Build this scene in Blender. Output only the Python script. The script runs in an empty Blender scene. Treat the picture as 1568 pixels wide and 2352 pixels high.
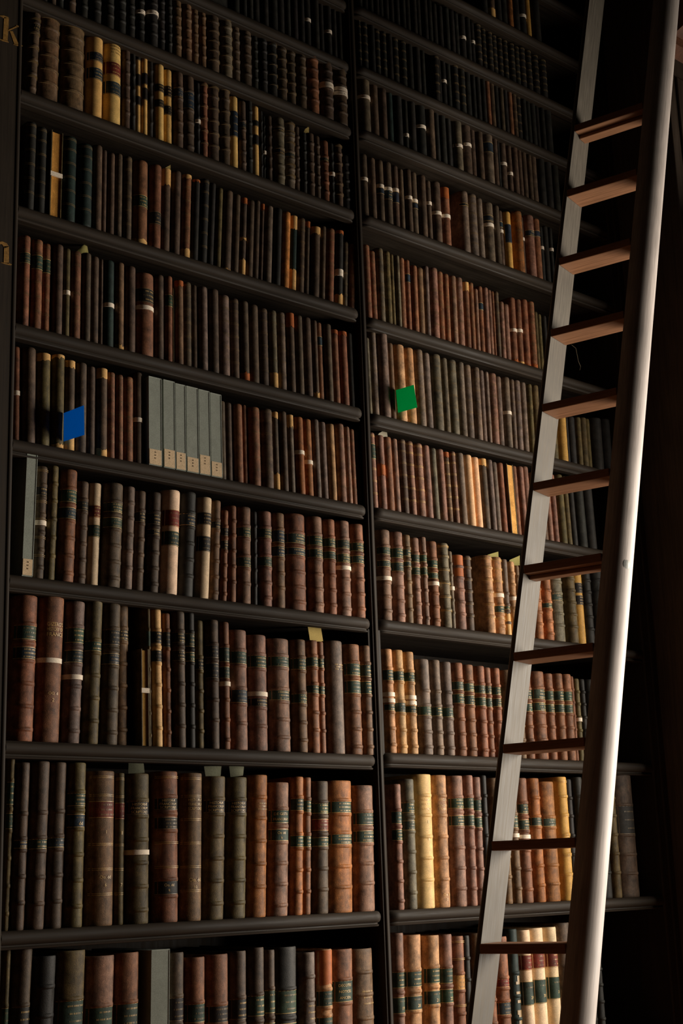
import bpy, math, random
from mathutils import Vector, Matrix
C = bpy.context.scene.collection
SC = bpy.context.scene

# ------------------------------------------------------------------ camera, world, light, exposure
F_PX, YAW, PITCH, ROLL = 3337.2423687, 0.7307452, 0.2460927, -0.0337875
EYE = Vector((0.0, -3.0, 1.6))
fw = Vector((math.sin(YAW)*math.cos(PITCH), math.cos(YAW)*math.cos(PITCH), math.sin(PITCH)))
r0 = Vector((math.cos(YAW), -math.sin(YAW), 0.0)); u0 = r0.cross(fw)
rt = r0*math.cos(ROLL) + u0*math.sin(ROLL); up = -r0*math.sin(ROLL) + u0*math.cos(ROLL)
cam = bpy.data.cameras.new('camera'); cam_o = bpy.data.objects.new('camera', cam); C.objects.link(cam_o)
cam_o.matrix_world = Matrix(((rt.x, up.x, -fw.x, EYE.x), (rt.y, up.y, -fw.y, EYE.y), (rt.z, up.z, -fw.z, EYE.z), (0, 0, 0, 1)))
cam.sensor_fit = 'VERTICAL'; cam.sensor_height = 36.0; cam.sensor_width = 24.0
cam.lens = F_PX/2352*36.0; cam.clip_start = 0.05; cam.clip_end = 60
SC.camera = cam_o
SC.view_settings.view_transform = 'Standard'; SC.view_settings.look = 'None'
SC.view_settings.gamma = 1.0; SC.view_settings.use_curve_mapping = False
SC.view_settings.exposure = 0.0

wd = bpy.data.worlds.new('dim_hall'); SC.world = wd; wd.use_nodes = True
bg = wd.node_tree.nodes['Background']; bg.inputs[0].default_value = (0.5, 0.8, 0.75, 1); bg.inputs[1].default_value = 0.002

def area(name, loc, target, sx, sy, power, col, spread=180):
    l = bpy.data.lights.new(name, 'AREA'); l.shape = 'RECTANGLE'; l.size = sx; l.size_y = sy; l.energy = power
    l.color = col; l.spread = math.radians(spread)
    o = bpy.data.objects.new(name, l); C.objects.link(o); o.location = loc
    o.rotation_euler = (Vector(target)-Vector(loc)).to_track_quat('-Z', 'Y').to_euler()
    return o
area('window_daylight', (5.65, -1.55, 2.1), (3.0, .55, 1.8), 2.1, 2.0, 128, (1.0, .91, .79), 112)

# ------------------------------------------------------------------ materials
def lin(c): return tuple(((v/255)/12.92 if v/255 <= .04045 else ((v/255+.055)/1.055)**2.4) for v in c)
def nt(name):
    m = bpy.data.materials.new(name); m.use_nodes = True; t = m.node_tree
    return m, t, t.nodes['Principled BSDF']
def noise(t, vec, scale, detail=3, rough=.55, stretch=None):
    if stretch:
        mp = t.nodes.new('ShaderNodeMapping'); mp.inputs['Scale'].default_value = stretch
        t.links.new(vec, mp.inputs['Vector']); vec = mp.outputs[0]
    n = t.nodes.new('ShaderNodeTexNoise'); n.inputs['Scale'].default_value = scale
    n.inputs['Detail'].default_value = detail; n.inputs['Roughness'].default_value = rough
    t.links.new(vec, n.inputs['Vector']); return n.outputs['Fac']
def ramp(t, fac, a, b, lo, hi):
    r = t.nodes.new('ShaderNodeMapRange'); r.inputs[1].default_value = a; r.inputs[2].default_value = b
    r.inputs[3].default_value = lo; r.inputs[4].default_value = hi; t.links.new(fac, r.inputs[0]); return r.outputs[0]
def mul(t, a, b):
    m = t.nodes.new('ShaderNodeMath'); m.operation = 'MULTIPLY'; t.links.new(a, m.inputs[0]); t.links.new(b, m.inputs[1]); return m.outputs[0]
def scale_col(t, col, fac):
    v = t.nodes.new('ShaderNodeVectorMath'); v.operation = 'SCALE'; t.links.new(col, v.inputs[0]); t.links.new(fac, v.inputs['Scale']); return v.outputs[0]
def bump(t, p, h, s, dist=.001):
    b = t.nodes.new('ShaderNodeBump'); b.inputs['Strength'].default_value = s; b.inputs['Distance'].default_value = dist
    t.links.new(h, b.inputs['Height']); t.links.new(b.outputs[0], p.inputs['Normal'])

def attr_mat(name, rough, spec, lo, hi, bstr, streak=True, hue=0.0):
    """aged leather / vellum / paper: the thing's own colour comes from its colour attribute, mottled and grained"""
    m, t, p = nt(name)
    a = t.nodes.new('ShaderNodeAttribute'); a.attribute_name = 'tint'
    pos = t.nodes.new('ShaderNodeNewGeometry').outputs['Position']
    n1 = noise(t, pos, 38, 4, .62); n2 = noise(t, pos, 620, 2, .6)
    f = mul(t, ramp(t, n1, .28, .74, lo, hi), ramp(t, n2, .25, .75, .7, 1.3))
    if streak:
        f = mul(t, f, ramp(t, noise(t, pos, 150, 3, .6, (1, 1, .12)), .3, .72, .82, 1.18))
    if streak:                                               # scuffs and rubbed spots
        f = mul(t, f, ramp(t, noise(t, pos, 210, 4, .7, (1, 1, .5)), .56, .70, 1.0, 1.65))
    warm = t.nodes.new('ShaderNodeMix'); warm.data_type = 'RGBA'; warm.blend_type = 'MULTIPLY'; warm.inputs['B'].default_value = (1.28, 1.0, .7, 1)
    t.links.new(ramp(t, noise(t, pos, 17, 3, .6), .42, .66, 0, hue), warm.inputs['Factor']); t.links.new(scale_col(t, a.outputs['Color'], f), warm.inputs['A'])
    t.links.new(warm.outputs['Result'], p.inputs['Base Color'])
    p.inputs['Roughness'].default_value = rough; p.inputs['Specular IOR Level'].default_value = spec
    bump(t, p, n2, bstr)
    return m
M = {}
M['leather'] = attr_mat('aged_leather', .6, .25, .42, 1.62, .5, True, .3)
M['vellum'] = attr_mat('vellum', .6, .25, .72, 1.2, .15, False, .15)
M['paper'] = attr_mat('paper', .85, .1, .92, 1.06, .05, False)
M['pages'] = attr_mat('page_edges', .9, .05, .8, 1.15, .2)
M['cloth'] = attr_mat('archive_cloth', .85, .12, .9, 1.08, .3, False)
M['gilt'] = attr_mat('gilding', .42, .6, .6, 1.25, .1, False)

def wood(name, col, rough, spec, axis, lo=.6, hi=1.35, coat=0, fine=1.0, obj=False, bstr=.25):
    m, t, p = nt(name)
    if obj: vec = t.nodes.new('ShaderNodeTexCoord').outputs['Object']
    else: vec = t.nodes.new('ShaderNodeNewGeometry').outputs['Position']
    st = [1.0, 1.0, 1.0]; st[axis] = .045
    n1 = noise(t, vec, 90*fine, 4, .65, tuple(st)); st[axis] = .02; n2 = noise(t, vec, 420*fine, 2, .6, tuple(st))
    n3 = noise(t, vec, 5, 3, .6)
    f = mul(t, mul(t, ramp(t, n1, .25, .75, lo, hi), ramp(t, n2, .25, .75, .8, 1.2)), ramp(t, n3, .3, .7, .85, 1.15))
    rgb = t.nodes.new('ShaderNodeRGB'); rgb.outputs[0].default_value = (*lin(col), 1)
    t.links.new(scale_col(t, rgb.outputs[0], f), p.inputs['Base Color'])
    t.links.new(ramp(t, n1, .3, .7, rough*.85, min(1, rough*1.2)), p.inputs['Roughness'])
    p.inputs['Specular IOR Level'].default_value = spec; p.inputs['Coat Weight'].default_value = coat
    bump(t, p, n1, bstr)
    return m
M['case_x'] = wood('dark_oak_shelf', (44, 35, 25), .68, .22, 0)
M['case_z'] = wood('dark_oak_post', (44, 35, 25), .68, .22, 2)
M['pier'] = wood('dark_oak_pier', (70, 58, 48), .5, .35, 2)
M['cornice'] = wood('reddish_oak_cornice', (120, 78, 56), .5, .35, 1)
M['rail'] = wood('weathered_shaded_rail', (92, 85, 75), .65, .25, 2, .6, 1.35, 0, 1.6, True, .15)  # weathered grey, with the far rail's dimmer light put into a darker tone
M['rail_worn_lit'] = wood('pale_worn_lit_rail', (186, 174, 166), .55, .35, 2, .75, 1.2, 0, 1.6, True, .15)  # near rail's stronger light put into a paler tone of the wood
M['rung'] = wood('brown_ladder_rung', (140, 98, 68), .55, .3, 0, .7, 1.25, 0, 1.2, True, .15)
M['floor'] = wood('brown_floorboards', (185, 122, 74), .5, .3, 0)
M['wallp'] = wood('dark_panelled_wall', (40, 34, 30), .7, .2, 2)
def plain(name, col, rough=.5, spec=.3, metal=0, nscale=300, lo=.85, hi=1.12):
    m, t, p = nt(name)
    pos = t.nodes.new('ShaderNodeNewGeometry').outputs['Position']
    rgb = t.nodes.new('ShaderNodeRGB'); rgb.outputs[0].default_value = (*lin(col), 1)
    t.links.new(scale_col(t, rgb.outputs[0], ramp(t, noise(t, pos, nscale), .3, .7, lo, hi)), p.inputs['Base Color'])
    p.inputs['Roughness'].default_value = rough; p.inputs['Specular IOR Level'].default_value = spec; p.inputs['Metallic'].default_value = metal
    return m
M['gold_paint'] = plain('old_gold_paint', (150, 112, 58), .45, .4, 0, 160, .6, 1.2)
M['steel'] = plain('worn_steel', (150, 150, 145), .3, .5, .9)
def card_mat(name, col):                                     # thin card that lets the daylight through
    m = plain(name, col, .8, .1, 0, 500, .9, 1.1); t = m.node_tree; p = t.nodes['Principled BSDF']
    tr = t.nodes.new('ShaderNodeBsdfTranslucent'); tr.inputs[0].default_value = (*lin(col), 1)
    mx = t.nodes.new('ShaderNodeMixShader'); mx.inputs[0].default_value = .6
    t.links.new(p.outputs[0], mx.inputs[1]); t.links.new(tr.outputs[0], mx.inputs[2])
    t.links.new(mx.outputs[0], t.nodes['Material Output'].inputs['Surface']); return m
M['blue_card'] = card_mat('blue_card', (36, 165, 235))
M['green_card'] = card_mat('green_card', (36, 200, 140))
M['thread'] = plain('thread', (150, 140, 115), .9, .1)

# ------------------------------------------------------------------ mesh helpers
class MB:
    def __init__(s): s.v = []; s.f = []; s.m = []; s.c = []; s.mats = []
    def slot(s, mat):
        if mat not in s.mats: s.mats.append(mat)
        return s.mats.index(mat)
    def add(s, verts, faces, mat, col=(1, 1, 1)):
        b = len(s.v); k = s.slot(mat); s.v += verts; s.c += [col]*len(verts)
        s.f += [tuple(i+b for i in q) for q in faces]; s.m += [k]*len(faces)
    def box(s, x0, x1, y0, y1, z0, z1, mat, col=(1, 1, 1)):
        v = [(x, y, z) for z in (z0, z1) for y in (y0, y1) for x in (x0, x1)]
        s.add(v, [(0, 2, 3, 1), (4, 5, 7, 6), (0, 1, 5, 4), (2, 6, 7, 3), (0, 4, 6, 2), (1, 3, 7, 5)], mat, col)
    def merge(s, o, off):
        b = len(s.v); s.v += [(x+off[0], y+off[1], z+off[2]) for x, y, z in o.v]; s.c += o.c
        s.f += [tuple(i+b for i in q) for q in o.f]; s.m += [s.slot(o.mats[k]) for k in o.m]
    def build(s, name, parent=None, loc=None, smooth=True, bev=0):
        me = bpy.data.meshes.new(name); me.from_pydata(s.v, [], s.f)
        for k in s.mats: me.materials.append(M[k])
        me.polygons.foreach_set('material_index', s.m)
        at = me.color_attributes.new('tint', 'FLOAT_COLOR', 'POINT')
        at.data.foreach_set('color', [q for c in s.c for q in (c[0], c[1], c[2], 1.0)])
        if smooth:
            me.polygons.foreach_set('use_smooth', [True]*len(s.f)); me.set_sharp_from_angle(angle=math.radians(38))
        o = bpy.data.objects.new(name, me); C.objects.link(o)
        if parent is not None: o.parent = parent
        if loc is not None: o.location = loc
        if bev:
            b = o.modifiers.new('edge', 'BEVEL'); b.width = bev; b.segments = 2; b.limit_method = 'ANGLE'
        return o
def tag(o, label, cat, group=None):
    o['label'] = label; o['category'] = cat
    if group: o['group'] = group
    return o
def empty(name, loc):
    o = bpy.data.objects.new(name, None); o.empty_display_size = .05; C.objects.link(o); o.location = loc; return o

# ------------------------------------------------------------------ the room
def structure(o): o['kind'] = 'structure'; return o
b = MB(); b.box(-4, 9, -8, .5, -.1, 0, 'floor'); structure(b.build('floor'))
b = MB(); b.box(-4, 9, .36, .5, 0, 6, 'wallp'); structure(b.build('wall_back'))
PX, PY = 4.12, -.268
b = MB(); b.box(PX, PX+.9, PY, .36, 0, 6, 'pier')
b.box(PX+.05, PX+.85, PY-.008, PY, .3, 4.42, 'pier')
b.box(4.25, 4.6, -.55, PY+.01, 0, 3.75, 'pier')  # unseen block added to shade the bay's right end
pier = structure(b.build('wall_right', bev=.004))
b = MB()                                                     # cornice moulding on the pier's front
prof = [(0, 0), (.05, .015), (.055, .045), (.10, .06), (.13, .085), (.20, .10), (.26, .14), (.265, .19), (0, .19)]
v = []
for x in (PX-.015, PX+.95):
    v += [(x, PY-a, 4.50+z) for a, z in prof]
n = len(prof)
b.add(v, [(j, j+1, n+j+1, n+j) for j in range(n-1)]+[tuple(range(n-1, -1, -1)), tuple(range(n, 2*n))], 'cornice')
b.build('cornice', pier)

# ------------------------------------------------------------------ bookcase
ZL = {'A': 1.508, 'B': 1.928, 'C': 2.315, 'D': 2.648, 'E': 2.946, 'F': 3.26, 'G': 3.584, 'H': 3.866, 'I': 4.092, 'J': 4.312, 'K': 4.53}
ZR = {'A': 1.507, 'B': 1.936, 'C': 2.317, 'D': 2.65, 'E': 2.94, 'F': 3.247, 'G': 3.585, 'H': 3.878, 'I': 4.102, 'J': 4.318, 'K': 4.542}
UL0, UL1, UM, UR1 = 1.30, 1.640, 2.8105, 4.05
case = empty('bookcase', (0, 0, 0))
tag(case, 'tall dark wooden bookcase in two bays filling the wall behind the ladder', 'bookcase')
def half_bead(bm, x0, x1, z0, z1, ya, mat, n=6):
    cx = (x0+x1)/2; r = (x1-x0)/2; v = []; f = []
    for k in range(n+1):
        a = math.pi*k/n; x = cx-r*math.cos(a); y = ya-r*.9*math.sin(a); v += [(x, y, z0), (x, y, z1)]
    for k in range(n): f.append((2*k, 2*k+2, 2*k+3, 2*k+1))
    f.append(tuple(2*k+1 for k in range(n+1))); f.append(tuple(2*k for k in range(n, -1, -1)))
    bm.add(v, f, mat)
b = MB(); b.box(UL0, UR1, .325, .345, .02, 5.2, 'case_z'); b.build('back_panel', case, smooth=False)
b = MB(); b.box(UL0, UL1-.006, 0, .325, 0, 5.2, 'case_z'); half_bead(b, UL1-.014, UL1+.001, 0, 5.2, .004, 'case_z')
post_l = b.build('upright_post', case)
b = MB(); b.box(UM-.011, UM+.011, .008, .325, 0, 5.2, 'case_z'); half_bead(b, UM-.0065, UM+.0065, 0, 5.2, .009, 'case_z'); b.build('upright_post', case)
b = MB(); b.box(UR1, PX, 0, .325, 0, 5.2, 'case_z'); half_bead(b, UR1-.002, UR1+.012, 0, 5.2, .004, 'case_z'); half_bead(b, PX-.035, PX-.02, 0, 5.2, .002, 'case_z'); b.build('upright_post', case)
NOSE = [(.028, 0), (.012, 0), (.005, -.003), (.0005, -.009), (-.001, -.016), (.0005, -.023), (.005, -.0285), (.011, -.031), (.011, -.034), (.0065, -.0365), (.0085, -.040), (.014, -.041), (.028, -.041)]
def shelf(x0, x1, z, r0=True, r1=True):
    b = MB(); b.box(x0, x1, .026, .325, z-.030, z, 'case_x'); s = b.build('shelf', case, smooth=False)
    b = MB(); st = []                                        # moulded nosing whose ends curl back before the posts
    L = .034
    for k in range(7): t = k/6; st.append((x0+L*t, (1-t)**2.2*.02 if r0 else 0))
    for k in range(6, -1, -1): t = k/6; st.append((x1-L*t, (1-t)**2.2*.02 if r1 else 0))
    n = len(NOSE); v = []; f = []
    for x, sh in st:
        for y, dz in NOSE: v.append((x, min(.029, y+sh), z+dz))
    for i in range(len(st)-1):
        for j in range(n-1): f.append((i*n+j, i*n+j+1, (i+1)*n+j+1, (i+1)*n+j))
    f.append(tuple(range(n-1, -1, -1))); f.append(tuple((len(st)-1)*n+j for j in range(n)))
    b.add(v, f, 'case_x'); b.build('nosing', s)
for z in [.12, .56, 1.035]+list(ZL.values())+[4.74, 4.95]: shelf(UL1+.001, UM-.011, z, False, True)
for z in [.12, .56, 1.035]+list(ZR.values())+[4.76, 4.97]: shelf(UM+.011, UR1-.001, z, True, False)
for x0 in (UM-.0235, UM+.0125):
    b = MB(); b.box(x0, x0+.011, .014, .32, ZL['B']+.001, ZL['C']-.031, 'case_z'); b.build('batten', case, smooth=False)

def at(px, py, y=0.0):
    d = fw*F_PX + rt*(px-784) - up*(py-1176); t = (y-EYE.y)/d.y; return EYE+d*t
def letter(polys):
    """gilded shelf letter painted on the post: outlines in photo pixels carried onto the post's face"""
    b = MB()
    for poly in polys:
        n = len(poly); P = [at(x, y) for x, y in poly]
        v = [(p.x, -.0012, p.z) for p in P]+[(p.x, .001, p.z) for p in P]
        f = [tuple(range(n)), tuple(range(2*n-1, n-1, -1))]+[(i, (i+1) % n, (i+1) % n+n, i+n) for i in range(n)]
        b.add(v, [tuple(reversed(q)) for q in f], 'gold_paint')
    o = b.build('shelf_letter', post_l, smooth=False); return o
letter([[(6, 92), (9, 40), (20, 42), (17, 95)], [(-2, 36), (8, 36), (20, 40), (9, 43)], [(-4, 89), (8, 92), (17, 94), (20, 98), (4, 94)],
        [(17, 73), (20, 68), (38, 60), (40, 62)], [(36, 58), (44, 60), (50, 62), (50, 65), (38, 62)], [(22, 72), (29, 72), (43, 103), (33, 103)], [(30, 102), (46, 102), (52, 106), (40, 106)]])['label'] = 'gilt letter k on the left post'
letter([[(8, 604), (9, 566), (20, 566), (20, 606)], [(-14, 556), (5, 555), (15, 559), (20, 567), (10, 570), (4, 561), (-14, 561)], [(1, 603), (20, 604), (27, 608), (24, 610), (8, 606)],
        [(-22, 600), (-21, 556), (-12, 556), (-12, 602)], [(-26, 599), (-10, 602), (-10, 604), (-26, 602)]])['label'] = 'gilt letter n on the left post'

# ------------------------------------------------------------------ ladder
P0, VV, WW, SPAN = Vector((3.39762, -0.38498, 3.88610)), Vector((-0.06604, -0.00180, -0.24818)), Vector((0.24776, -0.96882, 0.00000)), .26*.9
zl = (-VV).normalized(); wl = (WW-zl*WW.dot(zl)).normalized(); bl = -wl.cross(zl)      # up the rail, across to the near rail, back
foot = P0+VV*((P0.z)/-VV.z)
lad = empty('ladder', foot)
tag(lad, 'tall grey wooden library ladder leaning in front of the bookcase', 'ladder')
RD = .112*.9; LEN = 5.15
def frame(origin):
    return Matrix(((bl.x, wl.x, zl.x, origin.x), (bl.y, wl.y, zl.y, origin.y), (bl.z, wl.z, zl.z, origin.z), (0, 0, 0, 1)))
def rail(profile, origin, mat):
    n = len(profile); b = MB(); v = []; f = []; ks = 24
    for k in range(ks+1):
        for x, y in profile: v.append((x, y, LEN*k/ks))
    for k in range(ks):
        for j in range(n): f.append((k*n+j, k*n+(j+1) % n, (k+1)*n+(j+1) % n, (k+1)*n+j))
    f.append(tuple(range(n-1, -1, -1))); f.append(tuple(ks*n+j for j in range(n)))
    b.add(v, f, mat); o = b.build('rail', lad)
    o.matrix_parent_inverse = Matrix.Identity(4); o.matrix_local = Matrix.Translation(-foot) @ frame(origin)
    return o
low = foot+zl*.012
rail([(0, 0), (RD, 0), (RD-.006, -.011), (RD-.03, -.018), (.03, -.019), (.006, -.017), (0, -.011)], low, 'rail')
arc = []
for k in range(19):                                            # half-round outside
    q = (1-math.cos(math.pi*k/18))/2; g = math.sin(math.acos(1-2*q))**.9
    arc.append((RD*q, .012+.050*g))
rn = rail([(0, 0)]+arc+[(RD, 0)], low+wl*SPAN, 'rail_worn_lit')
for i in range(18):
    o3 = P0+VV*i
    if o3.z < .15: break
    hb = Vector((bl.x, bl.y, 0)).normalized(); hw = Vector((WW.x, WW.y, 0)).normalized()
    b = MB(); b.box(-SPAN/2, SPAN/2, .001, RD*.97, 0, .024, 'rung')
    if i in (0, 6): b.box(-SPAN/2, SPAN/2, .034, .075, -.012, 0, 'rung')
    o = b.build('rung', lad, smooth=False, bev=.0025)
    ctr = o3+hw*SPAN/2-foot
    o.matrix_parent_inverse = Matrix.Identity(4)
    o.matrix_local = Matrix(((hw.x, hb.x, 0, ctr.x), (hw.y, hb.y, 0, ctr.y), (0, 0, 1, ctr.z), (0, 0, 0, 1)))
b = MB(); n = 18                                              # slotted screw head sunk in the near rail
v = [(0, 0, .0012)]+[(.011*math.cos(2*math.pi*k/n), .016*math.sin(2*math.pi*k/n), 0) for k in range(n)]+[(.011*math.cos(2*math.pi*k/n), .016*math.sin(2*math.pi*k/n), -.01) for k in range(n)]
b.add(v, [(0, 1+k, 1+(k+1) % n) for k in range(n)]+[(1+k, 1+n+k, 1+n+(k+1) % n, 1+(k+1) % n) for k in range(n)], 'steel')
sc = b.build('screw_head', rn)
sa = 1.15
nx, ny = -math.cos(math.pi*.42), math.sin(math.pi*.42)
sc.matrix_parent_inverse = Matrix.Identity(4)
hz = (low-(P0+VV*6.0)).length
th = math.acos(1-2*.3); nv = Vector((-math.cos(th), math.sin(th), 0)); zv = Vector((0, 0, 1)); xv = zv.cross(nv)
sc.matrix_local = Matrix(((xv.x, zv.x, nv.x, RD*.3), (xv.y, zv.y, nv.y, .012+.050*math.sin(th)**.9-.0004), (xv.z, zv.z, nv.z, hz+.012), (0, 0, 0, 1)))

# ------------------------------------------------------------------ books
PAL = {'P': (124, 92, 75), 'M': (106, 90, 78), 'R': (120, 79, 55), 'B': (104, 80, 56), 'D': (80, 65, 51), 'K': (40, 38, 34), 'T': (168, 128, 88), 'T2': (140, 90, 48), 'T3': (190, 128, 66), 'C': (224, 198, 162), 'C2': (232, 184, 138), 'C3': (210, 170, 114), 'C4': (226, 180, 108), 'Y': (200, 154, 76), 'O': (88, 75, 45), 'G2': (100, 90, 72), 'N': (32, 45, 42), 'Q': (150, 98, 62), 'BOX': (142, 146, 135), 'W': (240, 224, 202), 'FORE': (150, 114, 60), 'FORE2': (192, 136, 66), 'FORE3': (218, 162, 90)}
PAL = {k: lin(v) for k, v in PAL.items()}
SP = .03
def arc_pts(x0, x1, sag, n):
    """spine curve from the left joint round to the right joint (front is -y)"""
    w = x1-x0; pts = []
    for k in range(n+1):
        a = math.pi*(k/n); e = 1.0
        cx = -math.copysign(abs(math.cos(a))**e, math.cos(a)); sy = abs(math.sin(a))**.95
        pts.append(((x0+x1)/2+cx*w/2, -sag*sy))
    return pts
def curve_at(x0, x1, sag, t):
    """point and outward normal on the spine, t from -1 to 1 across the front"""
    w = (x1-x0)/2; e = 1.0
    c = max(-1, min(1, t)); a = math.acos(max(-1, min(1, math.copysign(abs(c)**(1/e), -c))))
    y = -sag*abs(math.sin(a))**.95
    return (x0+x1)/2+c*w, y
def patch(bm, x0, x1, sag, z0, z1, off, mat, col, lean, t0=-.93, t1=.97, n=8, jag=None, rnd=None):
    v = []; f = []
    for k in range(n+1):
        t = t0+(t1-t0)*k/n; x, y = curve_at(x0, x1, sag, t); cx = (x0+x1)/2
        nx = (x-cx)/max(1e-4, (x1-x0)/2)*.5; ny = -1.0; ln = math.hypot(nx, ny); nx /= ln; ny /= ln
        za, zb = z0, z1
        if jag: za += rnd.uniform(0, jag[0]); zb -= rnd.uniform(0, jag[1])
        for z in (za, zb):
            v.append((x+nx*off+z*lean, y+ny*off, z))
        for z in (za, zb): v.append((x-nx*.0005+z*lean, y-ny*.0005, z))
    for k in range(n):
        a = 4*k; c = 4*(k+1)
        f += [(a, c, c+1, a+1), (a+1, c+1, c+3, a+3), (a+2, c+2, c, a)]
    f += [(0, 1, 3, 2), (4*n, 4*n+2, 4*n+3, 4*n+1)]
    bm.add(v, f, mat, col)
GLY = {}
def glyphs(s):
    if s not in GLY:
        cu = bpy.data.curves.new('t', 'FONT'); cu.body = s; cu.size = 1.0; cu.align_x = 'CENTER'; cu.resolution_u = 2
        o = bpy.data.objects.new('t', cu); C.objects.link(o)
        dg = bpy.context.evaluated_depsgraph_get(); me = o.evaluated_get(dg).to_mesh()
        GLY[s] = ([(q.co.x, q.co.y) for q in me.vertices], [tuple(p.vertices) for p in me.polygons])
        bpy.data.objects.remove(o); bpy.data.curves.remove(cu)
    return GLY[s]
def text(bm, x0, x1, sag, s, zc, size, col, lean, tc=-.1, wmax=1.25, mat='gilt'):
    V, Fs = glyphs(s)
    if not V: return
    wid = max(v[0] for v in V)-min(v[0] for v in V); half = (x1-x0)/2
    sx = size
    if wid*size > wmax*half: sx = wmax*half/wid
    out = []
    for gx, gy in V:
        t = tc+gx*sx/half; x, y = curve_at(x0, x1, sag, t); z = zc+(gy-.35)*size
        out.append((x+z*lean, y-.0014, z))
    bm.add(out, Fs, mat, col)
def dashes(bm, x0, x1, sag, za, zb, col, lean, rnd, rows=3, mat='gilt', lo=-.45, hi=.8):
    """worn, unreadable tooling: short upright strokes in rows"""
    half = (x1-x0)/2; H = zb-za
    for r in range(rows):
        zc = zb-H*(r+.7)/(rows+.4); hh = min(.0019, H*.11)
        t = lo+rnd.uniform(0, .2); end = hi-rnd.uniform(0, .25)
        while t < end:
            wdt = rnd.uniform(.0004, .0008)/half
            if rnd.random() < .8:
                q = []
                for tt, zz in ((t, -1), (t+wdt, -1), (t+wdt, 1), (t, 1)):
                    x, y = curve_at(x0, x1, sag, tt); z = zc+hh*zz; q.append((x+z*lean, y-.0013, z))
                bm.add(q, [(0, 1, 2, 3)], mat, col)
            t += wdt+rnd.uniform(.0006, .0013)/half
TEXTS = {0: [['DECOTES', 'NOTICES', 'ANCIEN']], 1: [None, (('I', 0.4, 0.012), ('Oo. dd', 0.69, 0.011), ('6', 0.74, 0.011))], 2: [None, (('II', 0.4, 0.012), ('7', 0.74, 0.011))], 3: [['HISTORIÆ', 'FRANCORUM', 'SCRIPTORES']], 4: [['HISTORIÆ', 'FRANCORUM', 'SCRIPTORES'], None, ['Oo. dd', '9.']], 5: [(('HISTORIÆ', 0.185, 0.0095), ('FRANCORUM', 0.215, 0.0095), ('SCRIPTORES', 0.245, 0.0095), ('Oo. dd', 0.725, 0.013), ('10.', 0.775, 0.011))], 6: [['DE GESTIS', 'FRANCORUM'], ['Oo dd', 'k']], 7: [(("GIZERO'S", 0.195, 0.013), ('HISTORY OF', 0.23, 0.012), ('FRANCE', 0.265, 0.013), ('OO. d', 0.67, 0.01), ('2', 0.715, 0.012))], 8: [(('ORDONNAN', 0.195, 0.008), ('ANCIENS', 0.225, 0.009), ('FRANÇOIS', 0.262, 0.009), ('I', 0.36, 0.012), ('II', 0.49, 0.01))], 9: [(('RECUEIL', 0.19, 0.009), ('ANCIENS', 0.235, 0.009), ('FRANCE', 0.26, 0.009), ('Oo  B', 0.905, 0.011), ('2', 0.94, 0.01))]}
GILT = lin((222, 182, 112)); GDIM = lin((158, 130, 86)); GHI = lin((235, 200, 130))
LCOL = {'g': lin((50, 66, 54)), 'n': lin((44, 54, 62)), 'k': lin((40, 37, 33)), 'r': lin((112, 46, 34)), 'y': lin((168, 128, 72))}
PCOL = {'c': lin((214, 168, 104)), 'o': lin((168, 92, 44))}
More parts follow.
